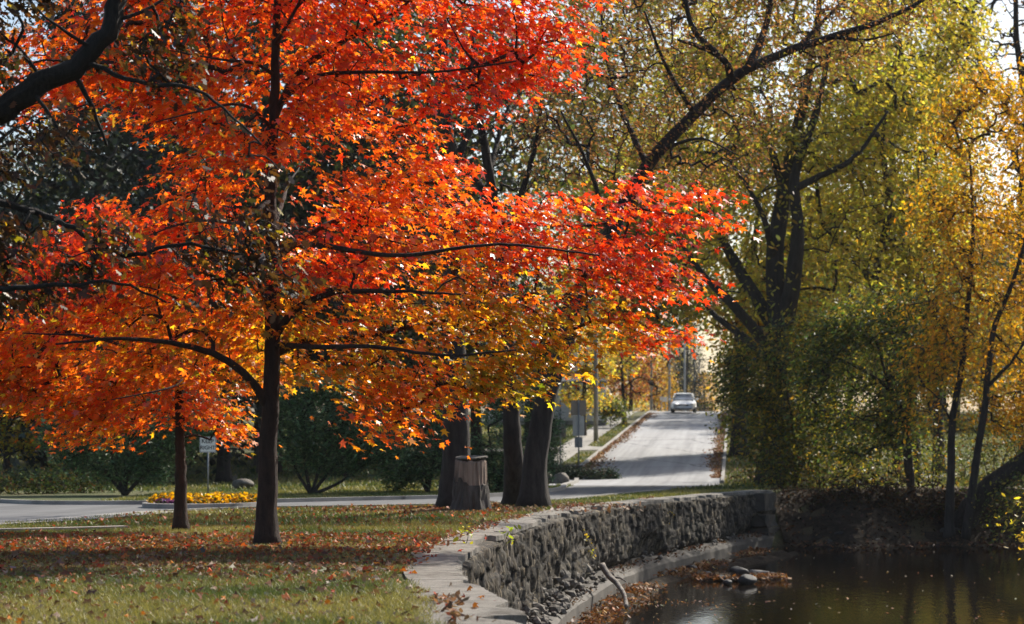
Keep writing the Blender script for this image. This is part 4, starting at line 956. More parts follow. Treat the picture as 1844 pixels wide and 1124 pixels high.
# pier closing the wall
px_, pd_ = 7.1, 58.35; pz = float(G(px_, pd_))
pr = thing('concrete_pier', 'weathered concrete end block of the stone wall with a broken undercut face', 'pier', (px_, pd_, .1))
g = Geo(); ang = math.atan2(ny[-1], nx[-1])
def pier_block(c, sz, sub=7, wear=.05, seed=1):
    bm = bmesh.new(); bmesh.ops.create_cube(bm, size=1); bmesh.ops.subdivide_edges(bm, edges=bm.edges[:], cuts=sub, use_grid_fill=True)
    co, si = math.cos(ang), math.sin(ang); vs = []
    for v in bm.verts:
        x, y, z = v.co.x * sz[0], v.co.y * sz[1], v.co.z * sz[2]
        nz_ = wear * (vnoise(x * 4 + z * 3 + seed, y * 4 - z * 2, seed) - .5) * 2
        x += nz_; y += nz_ * .7; z += nz_ * .5
        vs.append((c[0] + x * co - y * si, c[1] + x * si + y * co, c[2] + z))
    bm.verts.index_update(); fs = [[v.index for v in f.verts] for f in bm.faces]; bm.free(); g.add(vs, fs)
pier_block((px_, pd_, pz - .30), (.86, 1.1, .5), wear=.09, seed=2)
pier_block((px_ + .05, pd_ - .02, pz - .82), (1.0, 1.0, .36), wear=.10, seed=3)
pier_block((px_ - .35, pd_ + .25, pz - 1.35), (.6, .7, .9), wear=.12, seed=4)
pier_block((px_ + .1, pd_ + .2, .28), (1.1, 1.3, .65), seed=5)
link('block', g.mesh('block', False, (px_, pd_, .1)), M['footing'], pr)
pr_cap = Geo(); 
# creeping plants on the wall
def sprig(name, label, cat, pts, r, pal, n, size, spread, mat='leaf', templ=OVAL, group=None, bark='dark_bark'):
    b_ = np.array(pts[0]); root = thing(name, label, cat, tuple(b_), 0, group)
    g = Geo(); c = spline(pts, 12); g.tube(c, np.linspace(r, r * .4, 12), 5); link('stem', g.mesh('stem', True, b_), M[bark], root)
    cen = c[R.randint(2, 12, n)] + R.randn(n, 3) * spread
    link('foliage', leaves('foliage', cen, size, pick(n, pal, .2), templ, .3, .9, .3, None, b_), M[mat], root); return root
YSP = [((.62, .45, .05), 3), ((.5, .42, .04), 2), ((.3, .3, .03), 1)]
def wp(s_px, zfrac, o=.12):
    i = int(np.argmin(np.abs(922 + wx / wd * FPX - s_px) + (wd < 27) * 999)); return np.array([wx[i] + nx[i] * o, wd[i] + ny[i] * o, zt[i] * (1 - zfrac) + .35 * zfrac])
sprig('creeper', 'strand of bright yellow creeper hanging down the stone wall face', 'plant', [wp(1030, .08), wp(1036, .25, .2), wp(1042, .4, .22), wp(1052, .6, .22)], .008, YSP, 34, .06, .035)
sprig('seedling', 'small yellow green seedling growing on the coping where the wall bends', 'plant', [np.array([-.62, 27.2, float(G(0, 27.2)) + .02]), np.array([-.60, 27.2, float(G(0, 27.2)) + .12]), np.array([-.66, 27.15, float(G(0, 27.2)) + .24])], .006, [((.35, .40, .03), 3), ((.5, .42, .03), 1)], 22, .09, .06)
sprig('seedling', 'green seedling sprouting from the top of the wall face', 'plant', [np.array([-.10, 30.4, float(G(0, 30)) - .1]), np.array([-.05, 30.3, float(G(0, 30)) + .02]), np.array([0, 30.3, float(G(0, 30)) + .1])], .006, [((.25, .34, .03), 3), ((.4, .38, .03), 1)], 16, .08, .06)
sprig('creeper', 'small yellow tuft on the wall near its far end', 'plant', [wp(1195, .15), wp(1197, .25, .2), wp(1198, .35, .2)], .008, YSP, 8, .06, .05)
for i, (x0, y0, x1, y1) in enumerate([(1900, 990, 1800, 930), (1910, 960, 1815, 900), (1905, 1020, 1826, 965)]):
    sprig('twig', ['yellow leaved twig poking in lowest at the right edge over the water', 'yellow leaved twig poking in highest at the right edge', 'yellow leaved twig between the two others at the right edge'][i] if i else 'yellow leaved twig reaching farthest in at the right edge over the water', 'plant',
          [P(x0, y0 + 30, 44), P((x0 + x1) / 2, (y0 + y1) / 2 + 5, 44), P(x1, y1, 43.8)], .012, YSP, 55, .12, .12)

# sheet over the far bank, its dark mud colour standing in for tree shade
us = np.linspace(7.9, 17, 60); vs = np.linspace(-.9, 4.2, 26)
def bank_fn(x, q_): d = float(shore(x)) + q_; return (x, d, float(Hright(x, d)) + .05 + .22 * (fbm(x * 2.3, d * 2.3, 91) - .42) * min(1, (q_ + .9) / .5))
g = Geo().grid(bank_fn, us, vs); tag(link('river_bank', g.mesh('river_bank', True), M['mud']), kind='structure')
# dead branch in the water
b_ = P(1084, 1018, 40.3); g = Geo(); c = spline([b_, P(1094, 1034, 40), P(1112, 1052, 39.5), P(1124, 1072, 39), P(1128, 1094, 38.5)], 22); g.tube(c, np.linspace(.07, .038, 22), 9, True, .15, 4)
g.tube(spline([c[6], c[6] + (.15, -.1, .02), c[6] + (.28, -.2, -.05)], 6), np.linspace(.03, .012, 6), 6)
db = link('dead_branch', g.mesh('dead_branch', True, b_), M['driftwood'], None, tuple(b_)); tag(db, 'pale dead branch leaning from the wall footing into the water', 'branch')

# mud bar with rocks and a log
def mound(name, path, w, h, seed, mat=M['mud']):
    c = spline(path, 60); t = np.gradient(c, axis=0); t /= np.linalg.norm(t, axis=1)[:, None]; n_ = np.c_[t[:, 1], -t[:, 0]]; g = Geo()
    def fn(i, o):
        e = math.sin(math.pi * min(1, max(0, i / 59))) ** .5; p = c[i] + n_[i] * o * w * (e * .9 + .1) * (1 + .5 * (vnoise(i * .25, 0, seed) - .5))
        return (p[0], p[1], .1 - .25 + (h + .25) * max(0, 1 - abs(o) ** 2.2) * e * (.6 + .8 * fbm(p[0] * 2.2, p[1] * 2.2, seed)))
    g.grid(fn, range(60), np.linspace(-1, 1, 15)); o = link(name, g.mesh(name, True), mat); tag(o, kind='structure'); return c
foot = [(float(wat(s_, .95)[0]), float(wat(s_, .95)[1])) for s_ in np.arange(22, s_q[-1] - 1, 3)]
mound('mud_bank', foot, .55, .10, 51)
mound('mud_bank', [(4.2, 45.8), (5.6, 46.6), (6.4, 46.8)], .5, .13, 52)
mound('mud_bank', [(3.6, 48.0), (5.6, 50.5), (7.4, 54), (8.4, 56.4)], .6, .10, 53)
def water_pt(px, py): d = FPX * (ZC - .1) / (py - 742); return ((px - 922) / FPX * d, d)
for px, py, r, lab in [(1333, 1043, .26, 'largest dark rounded rock on the leafy mud bar'), (1346, 1052, .19, 'dark wet rock at the water edge in front of the largest rock'), (1300, 1046, .12, 'small dark rock at the left of the mud bar'), (1272, 1040, .13, 'flat dark rock at the near tip of the mud bar'), (1310, 1053, .10, 'tiny wet rock low in the water left of the front rock'), (1215, 1036, .12, 'dark rock beside the wall footing right of the dead branch'), (1245, 1030, .15, 'broad dark rock between the footing and the mud bar')]:
    x, d = water_pt(px, py); v, f = rock_arrays(int(px), 3, .5); g = Geo().add(v * r * np.array([1.15, 1, .75]), f)
    tag(link('rock', g.mesh('rock', True), M['wet_rock'], None, (x, d, .1 + r * .45)), lab, 'rock')
x, d = water_pt(1352, 1040); x2, d2 = water_pt(1408, 1040)
g = Geo(); g.tube(spline([(0, 0, .12), ((x2 - x) / 2, .1, .1), (x2 - x, .0, .03)], 12), np.linspace(.09, .04, 12), 8, True, .2, 3)
tag(link('driftwood_log', g.mesh('driftwood_log', True), M['driftwood'], None, (x, d, .1)), 'grey driftwood log lying on the right end of the leafy mud bar', 'log')
rp = [link('bank_rock', Geo().add(*[(lambda v, f: (v * np.array([1.3, 1, .42]), f))(*rock_arrays(200 + i, 2, .6))][0]).mesh('bank_rock', False), M['wet_rock']) for i in range(3)]
for i in range(34):
    o = rp[i] if i < 3 else rp[i % 3].copy()
    if i >= 3: C.objects.link(o)
    x = R.uniform(7.6, 13.6); d = float(shore(x)) + R.uniform(-.4, 1.9); s_ = R.uniform(.08, .24)
    o.location = (x, d, float(Hright(x, d)) + s_ * .02); o.scale = (s_, s_, s_); o.rotation_euler = (R.rand() * .4, R.rand() * .4, R.rand() * 6)
    tag(o, 'grey stone half buried in the leaf strewn far bank', 'rock', 'stones along the far river bank')

# ------------------------------------------------------------------ leaf litter, grass, floating leaves
LPAL = [((.16, .07, .035), 4), ((.23, .12, .06), 3), ((.30, .055, .025), 2), ((.11, .05, .035), 3), ((.24, .19, .15), 2), ((.42, .14, .025), 1.2), ((.20, .14, .10), 2)]
REDP = [((.36, .05, .018), 3), ((.42, .10, .02), 3), ((.2, .06, .025), 3), ((.5, .16, .02), 1)]
def scatter(n, xlo, xhi, dlo, dhi, dens):
    out = []
    while sum(map(len, out)) < n:
        d = dlo + (dhi - dlo) * R.rand(n * 2); x = xlo + (xhi - xlo) * R.rand(n * 2)
        k_ = (R.rand(n * 2) < dens(x, d)) & (np.abs(x) < .27 * d + .3); out.append(np.c_[x[k_], d[k_]])
    return np.concatenate(out)[:n]
def lawn_ok(x, d):
    w = wallX(d) - .42 - .32 * fbm(np.asarray(d) * 1.3, 0 * np.asarray(d), 77) - .15 * hsh(np.floor(np.asarray(x) * 90), np.floor(np.asarray(d) * 90), 5)
    drive = (np.abs(d - 97.5) < 3.0) & (x < XL(d) + .1)
    return (x < w) * (d < 66) + (d >= 66) * ((x < XL(d) - 2.5) | ((x > XL(d) - 1.05) & (x < XL(d) - .2)) | (x > XL(d) + 6)) * ~drive
ROADPOLY = [tuple(p) for p in _a] + [tuple(p) for p in _b[::-1]]
def off_road(x, d): return ~in_poly(np.c_[np.atleast_1d(x), np.atleast_1d(d)], ROADPOLY)
def dens_l(x, d):
    band = .13 + .87 * sstep(18.6, 21, d) * (1 - sstep(28.5, 31, d)) * sstep(-.5, -1.3, x)
    band = np.where(d > 30, .05 + .5 * np.exp(-((x + .8) ** 2 + (d - 41.5) ** 2) / 6), band)
    return band * lawn_ok(x, d) * (.35 + .9 * fbm(x * 1.1, d * .9, 61)) 
def flat_leaves(name, xy, size, pal, templ, lift=.035, tilt=.6, bend=1.0):
    z = G(xy[:, 0], xy[:, 1]) + lift + R.rand(len(xy)) * .02
    cen = np.c_[xy, z]; t = pick(len(xy), pal, .3)
    return leaves(name, cen, size, t, templ, .0, tilt, bend, None, (0, 0, 0), 1.0)
lit = scatter(19000, -8, 0, 14.6, 46, dens_l)
lit = lit[off_road(lit[:, 0], lit[:, 1])]
lit = lit[np.argsort(lit[:, 1])]
near, rest = lit[:285], lit[285:]
redm = (rest[:, 1] > 24) & (R.rand(len(rest)) < .6)
for nm, xy_, pal_ in (('leaf_litter', rest[~redm], LPAL), ('leaf_litter', rest[redm], REDP)):
    tag(link(nm, flat_leaves(nm, xy_, .095, pal_, MAPLE), M['dry_leaf']), 'dry brown and red leaves scattered thickly over the lawn', 'leaves', None, 'stuff')
variants = [('dry_brown', (.17, .075, .035), 'dry curled brown maple leaf lying on the sunny grass in the foreground', 'brown leaves on the near grass'), ('pale', (.27, .22, .18), 'pale greyish curled leaf lying on the near grass', 'pale leaves on the near grass'),
            ('red', (.40, .05, .02), 'red maple leaf lying on the near grass', 'red leaves on the near grass'), ('orange', (.52, .18, .02), 'orange maple leaf lying on the near grass', 'orange leaves on the near grass'), ('dark', (.09, .04, .025), 'dark crumpled leaf lying on the near grass', 'dark leaves on the near grass')]
vm = []
for nm, col, lab, gr in variants:
    me = leaves('fallen_leaf', np.zeros((1, 3)), .095, np.array([col]), MAPLE, .05, .25, 1.15); me.materials.append(M['dry_leaf']); vm.append(me)
cap_pts = []
for i in range(22):
    s_ = R.uniform(10, 26); o = R.uniform(-.6, -.05); cap_pts.append(wat(s_, o))
for i, (x, d) in enumerate(list(near) + cap_pts):
    oncap = i >= len(near); v = R.choice(5, p=[.34, .28, .12, .06, .2]) if not oncap else R.choice([0, 2, 2, 3, 1])
    o = bpy.data.objects.new('fallen_leaf', vm[v]) if True else None; C.objects.link(o)
    o.location = (x, d, float(G(x, d)) + .05); o.rotation_euler = (R.randn() * .35, R.randn() * .35, R.rand() * 6.3); s_ = R.uniform(.75, 1.25); o.scale = (s_, s_, s_)
    if oncap: o.location.z += .0; tag(o, variants[v][2].split(' lying')[0] + ' lying on the concrete top of the river wall', 'leaf', variants[v][0].replace('_', ' ') + ' leaves on the wall top')
    else: tag(o, variants[v][2], 'leaf', variants[v][3])
# grass blades
def blades(n, xlo, xhi, dlo, dhi, h, w, dens):
    xy_ = scatter(n, xlo, xhi, dlo, dhi, dens); xy_ = xy_[off_road(xy_[:, 0], xy_[:, 1])]; n = len(xy_)
    z = G(xy_[:, 0], xy_[:, 1]); a = R.rand(n) * 2 * math.pi; hh_ = h * (.5 + R.rand(n)); lean = R.randn(n, 2) * .55
    w_ = w * (.7 + .6 * R.rand(n)); b0 = np.c_[xy_, z - .005]; du = np.c_[np.cos(a) * w_, np.sin(a) * w_, np.zeros(n)]
    tip = b0 + np.c_[lean * hh_[:, None], hh_]
    v = np.stack([b0 - du, b0 + du, tip], 1).reshape(-1, 3)
    k_ = np.clip((fbm(xy_[:, 0] * .6, xy_[:, 1] * .5, 71) - .38) * 3.2 + .35 * R.randn(n), 0, 1)[:, None]
    t = np.array([[.085, .118, .024]]) * (1 - k_) + np.array([[.30, .26, .085]]) * k_
    t = t * np.exp(R.randn(n, 1) * .25)
    return mesh_np('grass', v, np.arange(n * 3), np.arange(0, n * 3, 3), False, np.clip(t, .004, .6))
for args in [(150000, -6, 0, 13.8, 22, .05, .006), (110000, -9, 0, 22, 33, .055, .009), (90000, -10, 8, 33, 60, .06, .016), (90000, -24, 34, 60, 128, .10, .035)]:
    tag(link('grass', blades(*args, dens=lambda x, d: lawn_ok(x, d) * 1.0), M['blade']), 'short patchy mown grass of the lawn', 'grass', None, 'stuff')
# leaves in the gutters and the roadside strip
def strip(name, fn, n, size, pal, label, lift=.05):
    xy_ = fn(n); z = G(xy_[:, 0], xy_[:, 1]) + lift + R.rand(len(xy_)) * .05
    tag(link(name, leaves(name, np.c_[xy_, z], size, pick(len(xy_), pal, .3), OVAL, 0, .5, .5), M['dry_leaf']), label, 'leaves', None, 'stuff')
GUT = [((.20, .11, .055), 4), ((.28, .15, .07), 2), ((.13, .07, .04), 2), ((.34, .2, .08), 1)]
def gut(side):
    def fn(n):
        d = 76 + 72 * R.rand(n) ** 1.2; wv = .35 + .9 * vnoise(d * .25, 0 * d, 5 + side)
        x = (XL(d) + .02 + np.abs(R.randn(n)) * .35 * wv) if side == 0 else (XL(d) + 5.78 - np.abs(R.randn(n)) * .28 * wv); return np.c_[x, d]
    return fn
strip('leaf_drift', gut(0), 3600, .14, GUT, 'brown leaves drifted along the left gutter of the road')
strip('leaf_drift', gut(1), 3600, .14, GUT, 'brown leaves drifted along the right gutter of the road')
strip('leaf_litter', lambda n: np.c_[XL(72 + 70 * (q_ := R.rand(n))) + 6.2 + R.rand(n) * 6, 72 + 70 * q_], 3200, .15, GUT + [((.4, .28, .05), 1)], 'brown leaves strewn on the strip right of the road')
strip('leaf_litter', lambda n: np.array([-.85, 41.2]) + R.randn(n, 2) * np.array([1.1, 1.0]), 1100, .12, GUT, 'dry leaves heaped around the stump and the big trunks', .02)
strip('leaf_litter', lambda n: np.c_[.9 + R.randn(n) * .9, 44.5 + R.randn(n) * 1.1], 500, .12, GUT, 'dry leaves around the leaning trunk foot', .02)
def cope(n):
    s_ = R.uniform(9, 45, n); o = -.62 + np.abs(R.randn(n)) * .14; i_ = np.minimum((s_ / STEP).astype(int), len(s_q) - 1); k_ = vnoise(s_ * .9, 0 * s_, 88) > .42
    return np.c_[wx[i_] + nx[i_] * o, wd[i_] + ny[i_] * o][k_]
strip('leaf_litter', cope, 1500, .075, GUT + [((.36, .06, .02), 1.5)], 'small dry leaves gathered along the inner edge of the wall top', .035)
# bank leaves and floating leaves
n = 2600; x = R.uniform(7.9, 15, n); d = shore(x) + R.uniform(-.6, 4.5, n)
tag(link('leaf_litter', leaves('leaf_litter', np.c_[x, d, np.maximum(Hright(x, d), .1) + .06 + .22 * (fbm(x * 2.3, d * 2.3, 91) - .42) + R.rand(n) * .05], .12, pick(n, [((.07, .035, .02), 4), ((.12, .055, .02), 2), ((.03, .02, .014), 4), ((.22, .09, .025), .7)], .3), OVAL, 0, .5, .5), M['dry_leaf']), 'brown leaves covering the far river bank', 'leaves', None, 'stuff')  # leaf colours darkened to carry the shade of the trees on this bank
FL = [((.17, .075, .025), 4), ((.26, .11, .03), 3), ((.10, .05, .022), 4), ((.34, .18, .05), 1)]
fc = spline(foot, 200); i_ = R.randint(0, 200, 5200); k_ = vnoise(i_ * .06, 0 * i_, 66) > .25
p_ = fc[i_] + R.randn(5200, 2) * .2; p_ = p_[k_]
p2 = np.c_[4.2 + 2.2 * R.rand(900), 46.3 + R.randn(900) * .35]
p_ = np.concatenate([p_, p2])
ld = R.uniform(15, s_q[-1] - 1, 1500); lo_ = .12 + R.rand(1500) ** 1.5 * .45; li = (ld / STEP).astype(int); kk = vnoise(ld * .8, 0 * ld, 67) > .45
pl = np.c_[wx[li] + nx[li] * lo_, wd[li] + ny[li] * lo_][kk]
tag(link('leaf_debris', leaves('leaf_debris', np.c_[pl, .52 + R.rand(len(pl)) * .05 - .1 * lo_[kk]], .09, pick(len(pl), [((.10, .05, .025), 3), ((.16, .07, .025), 2), ((.05, .04, .025), 3)], .3), OVAL, 0, .5, .6), M['dry_leaf']), 'dark dead leaves caught on the wall footing ledge', 'leaves', None, 'stuff')
ml = leaves('leaf_debris', np.c_[p_, .17 + R.rand(len(p_)) * .07], .11, pick(len(p_), FL, .3), OVAL, 0, .4, .5)
tag(link('leaf_debris', ml, M['dry_leaf']), 'wet orange brown leaves washed up along the wall footing and mud bar', 'leaves', None, 'stuff')
fl = []
for _ in range(300):
    py = R.uniform(990, 1135); px = R.uniform(1150, 1880)
    if R.rand() < .35: py = 1090 + R.randn() * 4 - (px - 1150) * .01; px = 1140 + abs(R.randn()) * 110
    fl.append(water_pt(px, py))
fl = np.array(fl)
tag(link('floating_leaves', leaves('floating_leaves', np.c_[fl, np.full(len(fl), .112)], .08, pick(len(fl), [((.35, .28, .2), 2), ((.36, .17, .04), 2), ((.18, .10, .05), 4)], .3), OVAL, 0, .12, .3), M['dry_leaf']), 'leaves floating on the dark river', 'leaves', None, 'stuff')

# ------------------------------------------------------------------ signs
def post(g, x, y, z0, z1, r=.03): g.tube([(x, y, z0), (x, y, (z0 + z1) / 2), (x, y, z1)], r, 8)
def panel(pts, y0, t, bevel=.0):
    g = Geo(); n = len(pts); g.add([(x, y0, z) for x, z in pts] + [(x, y0 + t, z) for x, z in pts], [list(range(n))[::1], [n + i for i in range(n)][::-1]] + [[i, n + i, n + (i + 1) % n, (i + 1) % n] for i in range(n)]); return g
def rrect(w, h, cz, r=.03):
    out = []
    for cx_, cz_, a0 in ((w / 2 - r, cz + h / 2 - r, 0), (-w / 2 + r, cz + h / 2 - r, 90), (-w / 2 + r, cz - h / 2 + r, 180), (w / 2 - r, cz - h / 2 + r, 270)):
        for q_ in (0, 45, 90): a = math.radians(a0 + q_); out.append((cx_ + r * math.cos(a), cz_ + r * math.sin(a)))
    return out
def text_mesh(s, size, name='lettering'):
    cu = bpy.data.curves.new(name, 'FONT'); cu.body = s; cu.size = size; cu.align_x = 'CENTER'; cu.align_y = 'CENTER'; cu.extrude = .002; cu.offset = size * .012
    o = bpy.data.objects.new(name, cu); C.objects.link(o); dg = bpy.context.evaluated_depsgraph_get()
    me = bpy.data.meshes.new_from_object(o.evaluated_get(dg)); bpy.data.objects.remove(o); me.transform(Matrix.Rotation(math.radians(90), 4, 'X')); me.name = name; return me
b_ = base_at(374, 50.5); sg = thing('road_sign', 'small white keep right sign on a thin post behind the yellow flowers', 'sign', b_, math.radians(-8))
g = Geo(); post(g, 0, .03, -.2, 1.58, .022); link('post', g.mesh('post', True), M['galv'], sg)
link('sign_panel', panel(rrect(.43, .40, 1.38, .03), 0, .006).mesh('sign_panel'), M['signwhite'], sg)
o = link('lettering', text_mesh('KEEP', .15), M['black_ink'], sg); o.location = (0, -.004, 1.465)
o = link('lettering', text_mesh('RIGHT', .135), M['black_ink'], sg); o.location = (0, -.004, 1.30)
fr = Geo(); a_ = rrect(.415, .385, 1.38, .028); b2_ = rrect(.393, .363, 1.38, .022); nn_ = len(a_)
fr.add([(x, -.003, z) for x, z in a_] + [(x, -.003, z) for x, z in b2_], [[i, (i + 1) % nn_, nn_ + (i + 1) % nn_, nn_ + i] for i in range(nn_)]); link('border', fr.mesh('border'), M['black_ink'], sg)

b_ = base_at(1042, 78.0); zt_ = ZC - (720 - 742) / FPX * 78 - b_[2]
s2 = thing('sign_post', 'post carrying three blank sign backs stacked above each other at the road corner', 'sign', b_, math.radians(4))
g = Geo(); post(g, 0, -.02, -.2, zt_ - .02, .03); link('post', g.mesh('post', True), M['galv'], s2)
u_ = 78 / FPX
for nm, w_, y0_, y1_, mt in (('sign_back', 28, 721, 748, 'signbrown'), ('sign_back', 21, 749, 785, 'signback'), ('sign_back', 14, 787, 806, 'galv')):
    cz_ = (ZC - ((y0_ + y1_) / 2 - 742) * u_) - b_[2]
    link(nm, panel(rrect(w_ * u_, (y1_ - y0_) * u_, cz_, .03), .03, .008).mesh(nm), M[mt], s2)
b_ = base_at(1009, 80.5); u_ = 80.5 / FPX; zc_ = ZC - (742 - 742) * u_ - b_[2]
s3 = thing('stop_sign', 'grey back of an octagonal sign on a thin post beside the leaning trunk', 'sign', b_, math.radians(8))
g = Geo(); post(g, 0, -.02, -.2, zc_ + .5, .026); link('post', g.mesh('post', True), M['galv'], s3)
oc = [(.39 * math.cos(math.radians(22.5 + 45 * i)), zc_ + .39 * math.sin(math.radians(22.5 + 45 * i))) for i in range(8)]
link('sign_back', panel(oc, .03, .008).mesh('sign_back'), M['signback'], s3)
link('lower_panel', panel(rrect(.46, .5, zc_ - .78, .02), .03, .008).mesh('lower_panel'), M['signbrown'], s3)

# ------------------------------------------------------------------ boulders, juniper bed, utility box
for px, d, r, lab in [(1007, 69.5, .34, 'large brown boulder with a pale top on the road corner grass'), (984, 71, .33, 'dark boulder half hidden behind the leaning trunk'), (345, 42.0, .16, 'flat stone lying between the yellow flowers'), (438, 62, .35, 'low pale rock lying on the lit lawn behind the maple')]:
    x, y, z = base_at(px, d); v, f = rock_arrays(int(px) + 3, 3, .2); g = Geo().add(v * r * np.array([1.05, .9, .95 if d > 65 and px > 900 else .5]), f)
    tag(link('boulder', g.mesh('boulder', True), M['rock'], None, (x, y, z + r * .45)), lab, 'boulder')
x, y, z = base_at(1033, 77.0); g = Geo(); g.box((0, 0, .22), (.62, .5, .44)); g.box((0, 0, .46), (.68, .56, .05))
tag(link('utility_box', g.mesh('utility_box'), M['car_dark'], None, (x, y, z)), 'low dark box beside the sign post foot at the road corner', 'box')
JUN = [((.03, .055, .028), 3), ((.05, .08, .035), 2), ((.10, .11, .05), 1), ((.09, .06, .035), .7)]
for i, (px, d, w, h, lab) in enumerate([(1045, 75, 45, 22, 'low spreading green juniper in the corner bed behind the boulder'), (1093, 75.5, 18, 17, 'small browning juniper at the right tip of the corner bed'), (1005, 76.5, 30, 20, 'low juniper left of the sign post')]):
    yb = 742 + (ZC - base_at(px, d)[2]) / d * FPX
    shrub('juniper', lab, px, d, [(px - w, yb - 1), (px - w * .8, yb - h * .8), (px, yb - h), (px + w * .7, yb - h * .85), (px + w, yb - 1)], 150, 20, .12, JUN, 1.2, [[(px, yb - h * .6)]], NEEDLE, (.14, .1), 'dark_bark', 'needle', 120 + i, .1, 20, .02, 'shrub', None, .3, -.2)
shrub('evergreen_shrub', 'narrow young evergreen on the lawn edge just right of the leaning trunk', 990, 82, [(975, 860), (970, 790), (985, 730), (1000, 745), (1008, 800), (1003, 850)], 200, 22, .13, EVG, .5, [[(990, 800), (988, 750)]], NEEDLE, (.16, .14), 'dark_bark', 'needle', 131, .1, 20, .03)

# ------------------------------------------------------------------ flower bed
isl = Geo(); zc0 = float(G(-7, 45))
ell = [(-6.65 + 1.3 * math.cos(a), 43.3 + 1.6 * math.sin(a) + .35 * math.cos(a)) for a in np.linspace(0, 2 * math.pi, 40, endpoint=False)]
isl.add([(x, y, float(G(x, y)) - .03) for x, y in ell] + [(x, y, float(G(x, y)) + .13) for x, y in ell] + [(-6.65 + (x + 6.65) * .9, 43.3 + (y - 43.3) * .9, float(G(x, y)) + .13) for x, y in ell] + [(-6.65 + (x + 6.65) * .88, 43.3 + (y - 43.3) * .88, float(G(x, y)) + .08) for x, y in ell],
        [[k_ * 40 + i, k_ * 40 + (i + 1) % 40, (k_ + 1) * 40 + (i + 1) % 40, (k_ + 1) * 40 + i] for k_ in range(3) for i in range(40)] + [[120 + i for i in range(40)]])
tag(link('traffic_island', isl.mesh('traffic_island'), M['concrete']), kind='structure')
def flower(pal, lab, gr, bloom_n):
    root = thing('flower_plant', lab, 'flowers', (0, 0, 0), 0, gr)
    c = R.randn(60, 3); c /= np.linalg.norm(c, axis=1)[:, None]; c[:, 2] = np.abs(c[:, 2]); c *= np.array([.17, .17, .20]) * (.5 + .5 * R.rand(60, 1)); c[:, 2] += .03
    link('foliage', leaves('foliage', c, .09, pick(60, [((.04, .07, .015), 2), ((.06, .09, .02), 1)]), OVAL, -.3, .9), M['leaf'], root)
    c = R.randn(bloom_n, 3); c /= np.linalg.norm(c, axis=1)[:, None]; c[:, 2] = np.abs(c[:, 2]) + .15; c *= np.array([.19, .19, .22]); 
    oct_ = np.array([(.5 * math.cos(t), .4 + .5 * math.sin(t)) for t in np.linspace(0, 2 * math.pi, 8, endpoint=False)])
    link('blooms', leaves('blooms', c * .85, .092, pick(bloom_n, pal, .12), oct_, .2, .6, .2), M['leaf'], root); return root
fy = flower([((.62, .33, .008), 3), ((.70, .42, .012), 2), ((.48, .24, .008), 1)], 'mounded plant of bright yellow blooms on the traffic island', 'yellow flowers on the traffic island', 46)
fp = flower([((.14, .04, .2), 2), ((.2, .06, .26), 1)], 'small plant of purple blooms at the left front of the yellow flowers', 'purple flowers on the traffic island', 30)
i = 0
for yy in (42.2, 42.65, 43.1, 43.55, 44.0):
    for xx in np.arange(-7.75, -5.5, .3):
        xq = xx + R.randn() * .05; yq = yy + R.randn() * .06 + (xx + 6.65) * .22
        if ((xq + 6.65) / 1.15) ** 2 + ((yq - 43.3 - (xq + 6.65) * .2) / 1.4) ** 2 > 1: continue
        if xq < -7.1 and yy < 42.8: continue
        o = fy if i == 0 else copy_tree(fy); i += 1; o.location = (xq, yq, float(G(xq, yq)) + .09); o.rotation_euler = (0, 0, R.rand() * 6); s_ = R.uniform(.85, 1.15); o.scale = (s_, s_, s_)
for i, (xq, yq) in enumerate([(-7.5, 42.5), (-7.3, 42.3), (-7.1, 42.15), (-7.45, 42.8)]):
    o = fp if i == 0 else copy_tree(fp); o.location = (xq, yq, float(G(xq, yq)) + .08); o.rotation_euler = (0, 0, i * 1.3); o.scale = (.8, .8, .7)

# ------------------------------------------------------------------ street: poles, street tree, house, board, car
def pole(px, d, h, r, lab, lamp=False):
    b_ = base_at(px, d); o = thing('utility_pole', lab, 'pole', b_)
    g = Geo(); g.tube([(0, 0, -.3), (0, 0, h * .5), (0, 0, h)], [r, r * .88, r * .75], 10); link('shaft', g.mesh('shaft', True), M['pole_wood'], o)
    g = Geo(); g.box((0, 0, h - .5), (1.9, .1, .12)); link('crossarm', g.mesh('crossarm'), M['pole_wood'], o)
    for x in (-.85, -.4, .4, .85):
        g = Geo(); g.tube([(x, 0, h - .44), (x, 0, h - .38), (x, 0, h - .28)], [.035, .05, .025], 6); link('insulator', g.mesh('insulator'), M['galv'], o)
    return o
for px, d, h, r, lab in [(1073, 106, 9.5, .125, 'nearest grey wooden pole beside the pavement'), (1173, 158, 9.5, .11, 'grey pole at the road top just right of the thin dark street tree'), (1205.5, 190, 10, .13, 'grey pole standing just left of the car'), (1233, 232, 10, .13, 'grey pole rising right behind the car roof'), (1250.5, 275, 10.5, .14, 'grey pole immediately right of the car'), (1259, 305, 10.5, .16, 'farthest grey pole at the end of the road')]:
    pole(px, d, h, r, lab)
b_ = base_at(1124, 128); cl, pp = crown_pts([(1045, 690), (1060, 630), (1110, 590), (1170, 600), (1215, 650), (1200, 710), (1160, 722), (1120, 700), (1075, 715)], 260, 128, 1.8, .9, .3, 25, 141)
